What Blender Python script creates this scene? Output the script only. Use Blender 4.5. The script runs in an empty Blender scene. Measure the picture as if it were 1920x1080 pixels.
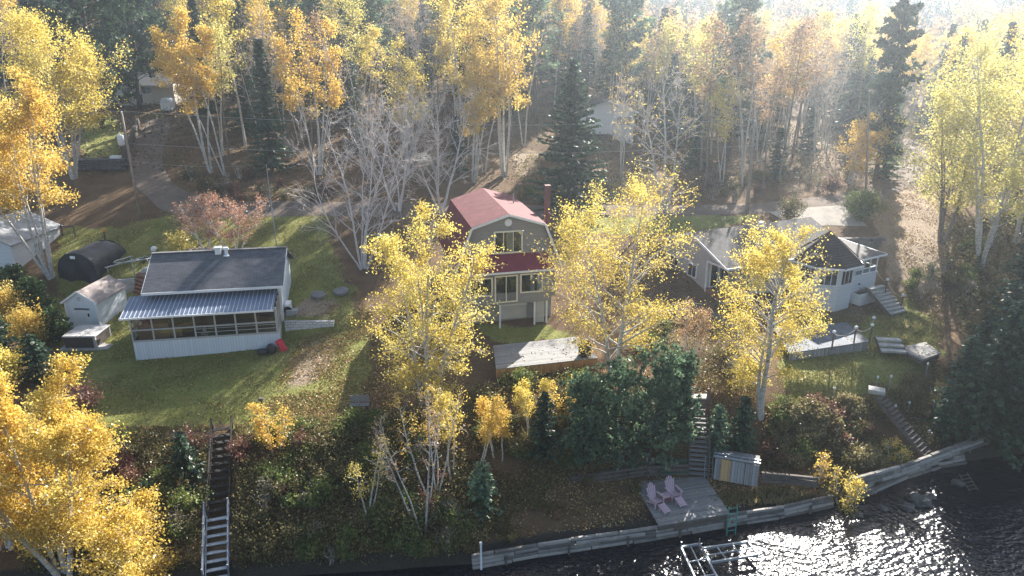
import bpy, math, random
import numpy as np
from mathutils import Vector, Matrix
R = math.radians
SC = bpy.context.scene
COL = SC.collection
# ------------------------------------------------------------------ camera (a drone over the lake)
CAMZ, PITCH, FPX = 26.5, R(19.2), 1346.0
CP, SP = math.cos(PITCH), math.sin(PITCH)
cam_d = bpy.data.cameras.new("camera"); cam = bpy.data.objects.new("camera", cam_d); COL.objects.link(cam)
cam.location = (0, 0, CAMZ); cam.rotation_euler = (R(90) - PITCH, 0, 0)
cam_d.sensor_width = 36; cam_d.lens = FPX / 1920 * 36; cam_d.clip_end = 3000; cam_d.clip_start = .5
SC.camera = cam
def U(px, py, z):                       # the point of the survey photo's sight line at height z
    u = (540 - py) / FPX; d = (CAMZ - z) / (SP - u * CP)
    return Vector(((px - 960) / FPX * d, d * (CP + u * SP), z))
def top_z(y, py):                       # height at which a vertical at distance y ends
    u = (540 - py) / FPX; d = y / (CP + u * SP)
    return CAMZ - d * (SP - u * CP)
# ------------------------------------------------------------------ terrain height
COLS = {
 -70: [(15,-3),(24,-1),(26,.3),(30,1.6),(35,3.2),(45,4.6),(60,7.2),(75,10.6),(108,16),(150,22),(200,32),(300,52),(450,62),(800,64)],
 -34: [(15,-3),(26,-1),(28.4,.4),(30,1.2),(36,3.2),(39,3.6),(47,4.4),(56,4.9),(59.4,5.2),(60.4,6.5),(66,8),(75,10.7),(108,16),(150,22),(200,32),(300,52),(450,62),(800,64)],
 -22: [(15,-3),(27,-1),(29.8,.4),(31,1.0),(38.2,3.35),(40,3.7),(47,4.45),(52,5),(56,6.2),(66,8.6),(75,10.7),(108,15.6),(150,22),(200,32),(300,52),(450,62),(800,64)],
 -16.3: [(15,-3),(27,-1),(30,.4),(31,1.0),(38.2,3.4),(40,3.7),(50.3,4.95),(50.9,6.2),(56,7.1),(66,8.9),(75,10.6),(108,15.4),(150,22),(200,32),(300,52),(450,62),(800,64)],
 -13.4: [(15,-3),(27,-1),(30.3,.4),(31.3,1.1),(38.4,3.6),(42,4.25),(50.2,5.5),(50.8,5.95),(56,7),(66,8.8),(75,10.4),(108,15.2),(150,22),(200,32),(300,52),(450,62),(800,64)],
 -11: [(15,-3),(27,-1),(30.5,.4),(31.5,1.1),(38.5,3.7),(42,4.3),(49,5.6),(56,7),(66,8.7),(75,10.2),(108,15),(150,22),(200,32),(300,52),(450,62),(800,64)],
 -1: [(15,-3),(27,-1),(31.0,-.3),(31.5,.8),(36,2.2),(40.5,4.5),(47,5.2),(52,6),(62,7.8),(72,9.3),(80,10.4),(100,13.5),(150,21),(200,31),(300,50),(450,62),(800,64)],
 8: [(15,-3),(28,-1),(32.9,-.3),(33.4,.7),(37.8,.95),(41.2,5),(48,5.3),(56,6.3),(64,7.9),(72,9.1),(80,10.2),(100,13.2),(150,20),(200,29),(300,45),(450,62),(800,64)],
 14: [(15,-3),(30,-1),(35.1,-.3),(35.6,.75),(38.9,1.05),(42,4.6),(48,5.2),(57,5.9),(64,7.9),(72,9.1),(80,10),(97,13.2),(150,18),(200,25),(300,38),(450,62),(800,64)],
 20: [(15,-3),(31,-1),(37.0,-.3),(37.5,.8),(40.4,1.3),(44.5,4.4),(49,5),(56,5.6),(64,7.8),(72,9.1),(80,9.8),(97,11.6),(150,14.5),(200,18),(300,26),(450,58),(800,64)],
 26: [(15,-3),(33,-1),(40.4,.2),(41.1,1.2),(43,1.8),(47,4.45),(50,4.7),(57,4.95),(60,5.6),(66,7.8),(74,9.2),(85,10.3),(100,11.3),(150,13),(200,19),(245,36),(320,58),(450,62),(800,64)],
 34: [(15,-3),(35,-1),(42,.2),(43,1.1),(45,1.8),(48.5,4.2),(52,4.6),(57,4.95),(60.5,6.1),(66,7.8),(76,9.6),(88,10.5),(100,11.2),(150,12.5),(200,18),(245,35),(320,57),(450,62),(800,64)],
 60: [(15,-3),(40,-1),(46,.2),(47,1.1),(49,1.8),(53,4.2),(60,6),(70,8),(88,10.2),(100,10.8),(150,12),(200,17),(245,34),(320,56),(450,62),(800,64)],
 120: [(15,-3),(50,-1),(58,.2),(60,1),(66,4),(88,8),(150,11),(200,16),(245,32),(320,54),(450,62),(800,64)],
}
CX = sorted(COLS)
SHORE_X = [-70, -34, -22, -16.3, -11, -2.1, 1.44, 8.1, 13.6, 15.9, 19.2, 20.4, 25.2, 30, 34, 60, 120]
SHORE_Y = [25.6, 28, 29.6, 30, 30.4, 31.3, 32.15, 33.4, 35.0, 35.45, 36.55, 36.8, 39.35, 41.1, 42, 46, 58]
for c in CX:                            # the wall or bank foot sits exactly on the shoreline
    s0 = float(np.interp(c, SHORE_X, SHORE_Y)); rest = [p for p in COLS[c] if p[1] > .85 and p[0] > s0 + .5]
    COLS[c] = [(s0 - 16, -3), (s0 - .3, -.75), (s0 + .3, .62 if c > -12 else .45)] + rest
CP_ = {c: (np.array([p[0] for p in COLS[c]]), np.array([p[1] for p in COLS[c]]), float(np.interp(c, SHORE_X, SHORE_Y))) for c in CX}
def _vnoise(x, y, s):
    def h(i, j):
        n = np.sin(i * 127.1 + j * 311.7 + s * 74.7) * 43758.5453
        return n - np.floor(n)
    x = np.asarray(x, float); y = np.asarray(y, float)
    i = np.floor(x); j = np.floor(y); fx = x - i; fy = y - j
    fx = fx * fx * (3 - 2 * fx); fy = fy * fy * (3 - 2 * fy)
    return (h(i, j) * (1 - fx) + h(i + 1, j) * fx) * (1 - fy) + (h(i, j + 1) * (1 - fx) + h(i + 1, j + 1) * fx) * fy
def ZA(x, y):                           # array version
    x = np.asarray(x, float); y = np.asarray(y, float)
    ys = np.interp(x, SHORE_X, SHORE_Y); P = []
    for c in CX:
        px_, pz_, s0 = CP_[c]; w = np.clip(1 - (y - ys - 1.5) / 7, 0, 1)
        P.append(np.interp(y + (s0 - ys) * w, px_, pz_))
    P = np.stack(P)
    xc = np.clip(x, CX[0], CX[-1] - 1e-6)
    k = np.clip(np.searchsorted(CX, xc, side="right") - 1, 0, len(CX) - 2)
    ca = np.array(CX, float); t = (xc - ca[k]) / (ca[k + 1] - ca[k])
    idx = np.arange(x.size)
    Pf = P.reshape(len(CX), -1); kf = k.ravel(); tf = t.ravel()
    z = (Pf[kf, idx] * (1 - tf) + Pf[kf + 1, idx] * tf).reshape(x.shape)
    far = np.clip((y - 62) / 40, 0, 1)
    return z + (_vnoise(x / 5, y / 5, 1) - .5) * .22 * (.35 + far) * np.clip((y - ys - .6) / 2, 0, 1) + (_vnoise(x / 22, y / 22, 2) - .5) * 1.2 * far + (_vnoise(x / 80, y / 80, 5) - .5) * 14 * np.clip((y - 160) / 200, 0, 1)
def Z(x, y): return float(ZA(np.array([x]), np.array([y]))[0])
_GD = np.concatenate([np.arange(24, 130, .5), np.arange(130, 900, 3.)])
def G(px, py):                          # where a sight line meets the ground
    u = (540 - py) / FPX; d = _GD
    for _ in range(3):
        g = (CAMZ - d * (SP - u * CP)) - ZA((px - 960) / FPX * d, d * (CP + u * SP))
        k = np.nonzero(g < 0)[0]
        if len(k) == 0: return Vector(((px - 960) / FPX * 300, 300, 20))
        k = max(int(k[0]), 1); d = np.linspace(d[k - 1], d[k], 12)
    x = (px - 960) / FPX * float(d[0]); y = float(d[0]) * (CP + u * SP)
    return Vector((x, y, Z(x, y)))
# ------------------------------------------------------------------ object helpers
def tag(o, label=None, cat=None, group=None, kind=None):
    if label: o["label"] = label
    if cat: o["category"] = cat
    if group: o["group"] = group
    if kind: o["kind"] = kind
    return o
def empty(name, loc, rz=0, label=None, cat=None, group=None):
    o = bpy.data.objects.new(name, None); COL.objects.link(o)
    o.location = loc; o.rotation_euler = (0, 0, rz); o.empty_display_size = .3
    return tag(o, label, cat, group)
def link(name, me, parent=None, loc=None):
    o = bpy.data.objects.new(name, me); COL.objects.link(o)
    if parent is not None: o.parent = parent
    if loc is not None: o.location = loc
    return o
def copy_tree(o, parent=None):
    c = o.copy(); COL.objects.link(c)
    if parent is not None: c.parent = parent
    for ch in list(o.children): copy_tree(ch, c)
    return c
class MB:
    """collects boxes, beams, tubes and slabs and links them as ONE mesh object"""
    def __init__(s): s.v = []; s.f = []; s.m = []; s.smooth = False
    def add(s, vs, fs, mi=0):
        n = len(s.v); s.v += [tuple(p) for p in vs]
        s.f += [tuple(i + n for i in f) for f in fs]; s.m += [mi] * len(fs); return s
    def box(s, x0, x1, y0, y1, z0, z1, mi=0):
        vs = [(x0,y0,z0),(x1,y0,z0),(x1,y1,z0),(x0,y1,z0),(x0,y0,z1),(x1,y0,z1),(x1,y1,z1),(x0,y1,z1)]
        return s.add(vs, [(3,2,1,0),(4,5,6,7),(0,1,5,4),(1,2,6,5),(2,3,7,6),(3,0,4,7)], mi)
    def rbox(s, c, size, rot=(0, 0, 0), mi=0):
        from mathutils import Euler
        M = Euler(rot).to_matrix(); hx, hy, hz = size[0] / 2, size[1] / 2, size[2] / 2; c = Vector(c)
        vs = [c + M @ Vector((a, b, d)) for d in (-hz, hz) for a, b in ((-hx,-hy),(hx,-hy),(hx,hy),(-hx,hy))]
        return s.add(vs, [(3,2,1,0),(4,5,6,7),(0,1,5,4),(1,2,6,5),(2,3,7,6),(3,0,4,7)], mi)
    def beam(s, a, b, w, h, mi=0, up=(0, 0, 1)):
        a = Vector(a); b = Vector(b); d = (b - a).normalized(); up = Vector(up)
        if abs(d.dot(up)) > .98: up = Vector((0, 1, 0))
        r = d.cross(up).normalized(); q = r.cross(d).normalized()
        vs = [p + r * (i * w / 2) + q * (j * h / 2) for p in (a, b) for i, j in ((-1,-1),(1,-1),(1,1),(-1,1))]
        return s.add(vs, [(3,2,1,0),(4,5,6,7),(0,1,5,4),(1,2,6,5),(2,3,7,6),(3,0,4,7)], mi)
    def slab(s, quad, th, mi=0):        # a sheet of thickness th hung below the given polygon
        q = [Vector(p) for p in quad]; n = (q[1] - q[0]).cross(q[-1] - q[0]).normalized()
        if n.z < 0: q.reverse(); n = -n
        k = len(q); vs = q + [p - n * th for p in q]
        fs = [tuple(range(k)), tuple(range(2 * k - 1, k - 1, -1))] + [(i, k + i, k + (i + 1) % k, (i + 1) % k) for i in range(k)]
        return s.add(vs, fs, mi)
    def prism(s, poly, axis, a, b, mi=0):   # 2-D polygon pushed along an axis: 'x' poly=(y,z); 'y' poly=(x,z); 'z' poly=(x,y)
        k = len(poly)
        g = {"x": lambda p, t: (t, p[0], p[1]), "y": lambda p, t: (p[0], t, p[1]), "z": lambda p, t: (p[0], p[1], t)}[axis]
        vs = [g(p, a) for p in poly] + [g(p, b) for p in poly]
        fs = [tuple(range(k))[::-1], tuple(range(k, 2 * k))] + [(i, (i + 1) % k, k + (i + 1) % k, k + i) for i in range(k)]
        return s.add(vs, fs, mi)
    def tube(s, pts, rad, n=6, mi=0, cap=True):
        pts = [Vector(p) for p in pts]; N = len(pts)
        rad = rad if isinstance(rad, (list, tuple)) else [rad] * N
        ring = []; last = None
        for i, p in enumerate(pts):
            d = (pts[min(i + 1, N - 1)] - pts[max(i - 1, 0)]).normalized()
            ref = last if last is not None else (Vector((1, 0, 0)) if abs(d.z) > .8 else Vector((0, 0, 1)))
            u = (ref - d * ref.dot(d)).normalized(); last = u; w = d.cross(u)
            ring.append([p + (u * math.cos(2*math.pi*k/n) + w * math.sin(2*math.pi*k/n)) * rad[i] for k in range(n)])
        vs = [q for r in ring for q in r]
        fs = [(i*n+k, i*n+(k+1)%n, (i+1)*n+(k+1)%n, (i+1)*n+k) for i in range(N-1) for k in range(n)]
        if cap: fs += [tuple(range(n))[::-1], tuple(range((N-1)*n, N*n))]
        return s.add(vs, fs, mi)
    def cyl(s, c, r, h, n=16, mi=0, r2=None):
        c = Vector(c); return s.tube([c, c + Vector((0, 0, h))], [r, r if r2 is None else r2], n, mi)
    def mesh(s, name, mats):
        me = bpy.data.meshes.new(name); me.from_pydata(s.v, [], s.f)
        for m in (mats if isinstance(mats, (list, tuple)) else [mats]): me.materials.append(m)
        me.polygons.foreach_set("material_index", s.m); me.validate(); me.update()
        import bmesh
        bm = bmesh.new(); bm.from_mesh(me); bmesh.ops.recalc_face_normals(bm, faces=bm.faces); bm.to_mesh(me); bm.free()
        if s.smooth: me.polygons.foreach_set("use_smooth", [True] * len(me.polygons))
        return me
    def build(s, name, mats, parent=None, loc=None, bevel=0):
        o = link(name, s.mesh(name, mats), parent, loc)
        if bevel:
            b = o.modifiers.new("bevel", "BEVEL"); b.width = bevel; b.segments = 2; b.limit_method = "ANGLE"
        return o
def np_mesh(name, V, F, mats, mi=None, val=None, smooth=False):
    V = np.asarray(V, np.float32); F = np.asarray(F, np.int32)
    me = bpy.data.meshes.new(name); k = F.shape[1]
    me.vertices.add(len(V)); me.vertices.foreach_set("co", V.ravel())
    me.loops.add(F.size); me.loops.foreach_set("vertex_index", F.ravel())
    me.polygons.add(len(F)); me.polygons.foreach_set("loop_start", np.arange(0, F.size, k, dtype=np.int32))
    for m in mats: me.materials.append(m)
    if mi is not None: me.polygons.foreach_set("material_index", np.asarray(mi, np.int32))
    if smooth: me.polygons.foreach_set("use_smooth", np.ones(len(F), bool))
    if val is not None:
        a = me.attributes.new("v", "FLOAT", "FACE"); a.data.foreach_set("value", np.asarray(val, np.float32))
    me.update(calc_edges=True); return me
# ------------------------------------------------------------------ materials
class NT:
    def __init__(s, name):
        s.m = bpy.data.materials.new(name); s.m.use_nodes = True; s.t = s.m.node_tree; s.t.nodes.clear()
        s.out = s.n("ShaderNodeOutputMaterial")
    def n(s, typ, **kw):
        nd = s.t.nodes.new(typ)
        for k, v in kw.items():
            if k in nd.inputs.keys(): s.set(nd.inputs[k], v)
            else: setattr(nd, k, v)
        return nd
    def set(s, sock, v):
        if isinstance(v, bpy.types.NodeSocket): s.t.links.new(v, sock)
        elif isinstance(v, (tuple, list)) and sock.type == "RGBA" and len(v) == 3: sock.default_value = (*v, 1)
        else: sock.default_value = v
    def co(s, kind="Object", scale=(1, 1, 1), rot=(0, 0, 0)):
        tc = s.n("ShaderNodeTexCoord"); mp = s.n("ShaderNodeMapping")
        s.set(mp.inputs["Vector"], tc.outputs[kind]); mp.inputs["Scale"].default_value = scale; mp.inputs["Rotation"].default_value = rot
        return mp.outputs[0]
    def noise(s, vec, scale, det=4, rough=.6):
        return s.n("ShaderNodeTexNoise", Vector=vec, Scale=scale, Detail=det, Roughness=rough).outputs["Fac"]
    def ramp(s, fac, stops, interp="LINEAR"):
        r = s.n("ShaderNodeValToRGB"); s.set(r.inputs[0], fac); e = r.color_ramp; e.interpolation = interp
        while len(e.elements) < len(stops): e.elements.new(.5)
        for i, (p, c) in enumerate(stops):
            e.elements[i].position = p; e.elements[i].color = (*c, 1) if len(c) == 3 else c
        return r.outputs[0]
    def mix(s, fac, a, b, mode="MIX"):
        x = s.n("ShaderNodeMix", data_type="RGBA", blend_type=mode)
        s.set(x.inputs[0], fac); s.set(x.inputs[6], a); s.set(x.inputs[7], b); return x.outputs[2]
    def math(s, op, a, b=0.0):
        x = s.n("ShaderNodeMath", operation=op); s.set(x.inputs[0], a); s.set(x.inputs[1], b); return x.outputs[0]
    def bump(s, h, strength=.4, dist=.02):
        return s.n("ShaderNodeBump", Height=h, Strength=strength, Distance=dist).outputs[0]
    def pbr(s, col, rough=.7, normal=None, metal=0.0, spec=.4):
        p = s.n("ShaderNodeBsdfPrincipled"); s.set(p.inputs["Base Color"], col); s.set(p.inputs["Roughness"], rough)
        s.set(p.inputs["Metallic"], metal); s.set(p.inputs["Specular IOR Level"], spec)
        if normal is not None: s.set(p.inputs["Normal"], normal)
        s.t.links.new(p.outputs[0], s.out.inputs[0]); return s.m
def sc3(c, k): return tuple(min(1, x * k) for x in c)
def pm(name, c, rough=.7, var=.25, scale=2.5, metal=0.0, spec=.35, bump=.25, isl=0.0):
    t = NT(name); v = t.co(); a = t.noise(v, scale, 5, .65)
    if isl: a = t.math("ADD", a, t.math("MULTIPLY", t.math("SUBTRACT", t.n("ShaderNodeNewGeometry").outputs["Random Per Island"], .5), isl))
    col = t.ramp(a, [(.25, sc3(c, 1 - var)), (.75, sc3(c, 1 + var))])
    return t.pbr(col, rough, t.bump(t.noise(v, scale * 9, 3), bump, .01), metal, spec)
def banded(name, c, axis, period, gap=.1, dark=.55, rough=.6, var=.12, bump=.6, metal=0.0):
    """clapboards, boards or ribs: lines across one object axis"""
    t = NT(name); tc = t.n("ShaderNodeTexCoord"); sp = t.n("ShaderNodeSeparateXYZ"); t.set(sp.inputs[0], tc.outputs["Object"])
    q = t.math("DIVIDE", sp.outputs[axis], period); fr = t.math("FRACT", q); cell = t.math("FLOOR", q)
    line = t.math("LESS_THAN", fr, gap)
    wn = t.n("ShaderNodeTexWhiteNoise", noise_dimensions="1D"); t.set(wn.inputs["W"], cell)
    st = t.noise(t.co(scale=(1, 1, 1)), 3, 5, .7)
    f = t.math("ADD", t.math("MULTIPLY", wn.outputs["Value"], .45), t.math("MULTIPLY", st, .55))
    col = t.ramp(f, [(.2, sc3(c, 1 - var)), (.8, sc3(c, 1 + var))])
    col = t.mix(line, col, sc3(c, dark))
    return t.pbr(col, rough, t.bump(t.math("SUBTRACT", fr, line), bump, .02), metal, .35)
def shingle(name, c, var=.35, bw=.5, rh=.16):
    t = NT(name); v = t.co(); sp = t.n("ShaderNodeSeparateXYZ"); t.set(sp.inputs[0], v)
    cb = t.n("ShaderNodeCombineXYZ"); t.set(cb.inputs[0], sp.outputs[0]); t.set(cb.inputs[1], t.math("MULTIPLY", t.math("ADD", sp.outputs[1], t.math("MULTIPLY", sp.outputs[2], .5)), .93))
    b = t.n("ShaderNodeTexBrick", Vector=cb.outputs[0], Scale=1.0)
    b.inputs["Brick Width"].default_value = bw; b.inputs["Row Height"].default_value = rh; b.inputs["Mortar Size"].default_value = .02
    t.set(b.inputs["Color1"], sc3(c, 1 - var)); t.set(b.inputs["Color2"], sc3(c, 1 + var)); t.set(b.inputs["Mortar"], sc3(c, .45))
    n = t.noise(v, 1.2, 6, .7); col = t.mix(.5, b.outputs[0], t.ramp(n, [(.3, sc3(c, .6)), (.7, sc3(c, 1.35))]))
    return t.pbr(col, .85, t.bump(t.noise(v, 40, 2), .3, .01), 0, .25)
def leafmat(name, stops, trans=.45, gloss=.04, objvar=.12):
    t = NT(name); at = t.n("ShaderNodeAttribute", attribute_name="v"); oi = t.n("ShaderNodeObjectInfo")
    f = t.math("ADD", at.outputs["Fac"], t.math("MULTIPLY", t.math("SUBTRACT", oi.outputs["Random"], .5), objvar * 2))
    col = t.ramp(f, stops)
    d = t.n("ShaderNodeBsdfDiffuse"); t.set(d.inputs[0], col)
    tr = t.n("ShaderNodeBsdfTranslucent"); t.set(tr.inputs[0], col)
    g = t.n("ShaderNodeBsdfGlossy"); g.inputs["Roughness"].default_value = .45; g.inputs["Color"].default_value = (.8, .8, .8, 1)
    m1 = t.n("ShaderNodeMixShader"); t.set(m1.inputs[0], trans); t.set(m1.inputs[1], d.outputs[0]); t.set(m1.inputs[2], tr.outputs[0])
    m2 = t.n("ShaderNodeMixShader"); t.set(m2.inputs[0], gloss); t.set(m2.inputs[1], m1.outputs[0]); t.set(m2.inputs[2], g.outputs[0])
    t.t.links.new(m2.outputs[0], t.out.inputs[0]); return t.m
M = {}
M["gold"] = leafmat("gold leaves", [(0, (.44, .24, .05)), (.3, (.66, .43, .08)), (.65, (.76, .55, .12)), (1, (.76, .62, .2))], .5)
M["yellow"] = leafmat("yellow leaves", [(0, (.42, .29, .06)), (.35, (.66, .51, .1)), (.7, (.76, .63, .16)), (1, (.66, .64, .22))], .5)
M["lime"] = leafmat("yellow green leaves", [(0, (.38, .3, .1)), (.35, (.57, .49, .14)), (.7, (.67, .6, .19)), (1, (.56, .58, .2))], .5)
M["rust"] = leafmat("rusty leaves", [(0, (.2, .11, .06)), (.4, (.33, .2, .1)), (.75, (.45, .3, .15)), (1, (.55, .42, .2))], .45)
M["sumac"] = leafmat("sumac leaves", [(0, (.25, .1, .07)), (.5, (.45, .24, .15)), (1, (.55, .36, .24))], .45)
M["greenleaf"] = leafmat("green leaves", [(0, (.06, .09, .025)), (.45, (.13, .18, .045)), (.8, (.25, .27, .07)), (1, (.4, .36, .09))], .4)
M["amber"] = leafmat("amber leaves", [(0, (.44, .27, .055)), (.3, (.66, .47, .09)), (.65, (.76, .59, .14)), (1, (.74, .64, .2))], .5)
M["brush"] = leafmat("brush leaves", [(0, (.06, .045, .025)), (.3, (.13, .1, .045)), (.55, (.17, .17, .06)), (.8, (.28, .2, .08)), (1, (.5, .38, .13))], .35)
M["redbrush"] = leafmat("red brush leaves", [(0, (.06, .03, .025)), (.5, (.15, .06, .05)), (.8, (.24, .11, .08)), (1, (.4, .26, .12))], .35)
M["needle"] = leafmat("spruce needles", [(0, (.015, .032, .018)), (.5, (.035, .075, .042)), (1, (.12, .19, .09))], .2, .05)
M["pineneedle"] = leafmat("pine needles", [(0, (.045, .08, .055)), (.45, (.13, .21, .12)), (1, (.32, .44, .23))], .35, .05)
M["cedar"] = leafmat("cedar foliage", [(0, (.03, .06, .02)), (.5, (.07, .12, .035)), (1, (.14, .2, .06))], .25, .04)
M["litter"] = leafmat("fallen leaves", [(0, (.2, .1, .05)), (.4, (.38, .23, .09)), (.75, (.5, .38, .14)), (1, (.62, .54, .3))], .15)
M["grass"] = leafmat("grass blades", [(0, (.1, .11, .03)), (.5, (.2, .19, .06)), (1, (.4, .34, .14))], .35)
M["drygrass"] = leafmat("dry grass blades", [(0, (.14, .11, .05)), (.5, (.28, .23, .1)), (1, (.42, .36, .18))], .35)
def bark_white():
    t = NT("white birch bark"); v = t.co(scale=(1, 1, 2.2))
    n = t.noise(v, 2.6, 5, .7); v2 = t.co(scale=(.8, .8, 7)); k = t.noise(v2, 2.2, 3, .6)
    col = t.ramp(n, [(.3, (.33, .29, .25)), (.55, (.56, .53, .48))])
    col = t.mix(t.math("GREATER_THAN", k, .63), col, (.07, .055, .045))
    return t.pbr(col, .75, t.bump(n, .3, .02))
M["birch"] = bark_white()
M["twig"] = pm("pale grey twigs", (.62, .56, .53), .85, .2, 4)
M["barkgrey"] = pm("grey bark", (.2, .17, .145), .9, .35, 6)
M["barkdark"] = pm("dark conifer bark", (.09, .065, .05), .9, .35, 6)
M["stem"] = pm("brown stems", (.13, .09, .065), .9, .3, 6)
# ------------------------------------------------------------------ ground
def inside(poly, x, y):
    r = np.zeros(x.shape, bool); n = len(poly)
    for i in range(n):
        x0, y0 = poly[i]; x1, y1 = poly[(i + 1) % n]
        if y0 == y1: continue
        c = ((y0 > y) != (y1 > y)) & (x < (x1 - x0) * (y - y0) / (y1 - y0) + x0)
        r ^= c
    return r
def pixpoly(pts): return [(G(*p).x, G(*p).y) for p in pts]
LAWN = [pixpoly(p) for p in (
    [(128,700),(205,806),(380,806),(470,800),(560,785),(650,765),(700,700),(690,600),(645,520),(610,400),(480,402),(330,398),(250,420),(110,430),(100,520),(110,660)],
    [(1450,650),(1490,780),(1560,775),(1640,742),(1745,705),(1765,650),(1740,590),(1700,545),(1640,600),(1540,620)],
    [(1050,398),(1260,400),(1440,408),(1300,440),(1050,440)],
    [(150,225),(225,215),(235,290),(160,300)],
    [(880,610),(1020,608),(1090,632),(940,650)])]
PALE = [pixpoly(p) for p in ([(560,560),(640,560),(620,600),(540,610)], [(965,290),(1010,280),(1010,325),(965,330)],
    [(1640,470),(1640,400),(1680,330),(1750,360),(1790,480),(1740,560),(1680,540)], [(560,640),(640,630),(600,720),(520,740)], [(200,806),(430,806),(420,826),(210,828)])]
def axis_steps(parts):
    out = []
    for a, b, s in parts: out += list(np.arange(a, b, s))
    return np.array(out + [parts[-1][1]])
gx = axis_steps([(-900,-300,60),(-300,-70,10),(-70,62,.55),(62,300,10),(300,900,60)])
gy = axis_steps([(-120,15,15),(15,26,1),(26,104,.55),(104,170,3),(170,1000,20)])
XX, YY = np.meshgrid(gx, gy); ZZ = ZA(XX, YY)
nx, ny = len(gx), len(gy)
ii = np.arange((ny - 1) * (nx - 1)); r_, c_ = ii // (nx - 1), ii % (nx - 1); q = r_ * nx + c_
lawn = np.zeros(XX.shape); pale = np.zeros(XX.shape)
for dx, dy in ((0,0),(.5,.2),(-.5,.3),(.2,-.6),(-.3,-.5),(.9,-.3),(-.9,.1),(0,.9)):
    jx = XX + dx * .8 + (_vnoise(XX, YY, 7) - .5) * 1.6; jy = YY + dy * .8 + (_vnoise(XX, YY, 8) - .5) * 1.6
    lawn += np.any([inside(p, jx, jy) for p in LAWN], axis=0) / 8.0
    pale += np.any([inside(p, jx, jy) for p in PALE], axis=0) / 8.0
def ground_mat():
    t = NT("ground cover"); v = t.co()
    at = t.n("ShaderNodeAttribute", attribute_name="mask"); sp = t.n("ShaderNodeSeparateColor"); t.set(sp.inputs[0], at.outputs["Color"])
    n1 = t.noise(v, .35, 6, .7); n2 = t.noise(v, 5, 6, .75); n3 = t.noise(v, 22, 4, .7)
    g = t.ramp(t.math("ADD", t.math("MULTIPLY", n1, .5), t.math("MULTIPLY", n2, .5)), [(.3, (.1, .105, .03)), (.5, (.22, .23, .065)), (.7, (.42, .36, .15))])
    g = t.mix(t.math("MULTIPLY", t.math("GREATER_THAN", n3, .62), .6), g, (.3, .24, .1))
    l = t.ramp(t.math("ADD", t.math("MULTIPLY", n1, .35), t.math("MULTIPLY", n3, .65)), [(.3, (.05, .032, .02)), (.5, (.15, .095, .055)), (.62, (.27, .18, .1)), (.8, (.38, .28, .16))])
    p = t.ramp(n3, [(.3, (.2, .14, .095)), (.5, (.34, .255, .18)), (.7, (.46, .37, .27))])
    vor = t.n("ShaderNodeTexVoronoi", Vector=v, Scale=7.0); 
    edge = t.math("ADD", sp.outputs[0], t.math("MULTIPLY", t.math("SUBTRACT", n2, .5), .9))
    col = t.mix(t.ramp(edge, [(.38, (0,0,0)), (.62, (1,1,1))]), l, g)
    col = t.mix(t.ramp(t.math("ADD", sp.outputs[1], t.math("MULTIPLY", t.math("SUBTRACT", n2, .5), .8)), [(.4, (0,0,0)), (.75, (1,1,1))]), col, p)
    col = t.mix(t.ramp(t.math("ADD", sp.outputs[2], t.math("MULTIPLY", t.math("SUBTRACT", n2, .5), .3)), [(.4, (0,0,0)), (.6, (1,1,1))]), col, t.ramp(n3, [(.3, (.03,.027,.022)), (.7, (.09,.08,.065))]))
    h = t.math("ADD", n3, t.math("MULTIPLY", vor.outputs["Distance"], .6))
    return t.pbr(col, .95, t.bump(h, .9, .08), 0, .1)
gm = np_mesh("ground", np.stack([XX.ravel(), YY.ravel(), ZZ.ravel()], 1), np.stack([q, q + 1, q + nx + 1, q + nx], 1), [ground_mat()], smooth=True)
ca = gm.color_attributes.new("mask", "FLOAT_COLOR", "POINT")
shore = np.clip((1.0 - ZZ) / .5, 0, 1)
ca.data.foreach_set("color", np.stack([lawn.ravel(), pale.ravel(), shore.ravel(), np.ones(lawn.size)], 1).astype(np.float32).ravel())
tag(link("ground", gm), kind="structure")
# ------------------------------------------------------------------ lake
def water_mat():
    t = NT("lake water"); v = t.co(scale=(1, 1.5, 1), rot=(0, 0, R(-25)))
    a = t.noise(v, .5, 0, .5); b = t.noise(v, 2.5, 0, .5); c = t.noise(v, 5.8, 0, .5)
    h = t.math("ADD", t.math("ADD", t.math("MULTIPLY", a, .6), t.math("MULTIPLY", b, .35)), t.math("MULTIPLY", c, .16))
    return t.pbr((.004, .006, .013), .21, t.bump(h, 1.0, .2), 0, .22)
w = MB(); w.add([(-900, -600, 0), (900, -600, 0), (900, 120, 0), (-900, 120, 0)], [(0, 1, 2, 3)])
tag(w.build("lake", water_mat()), kind="structure")
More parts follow.
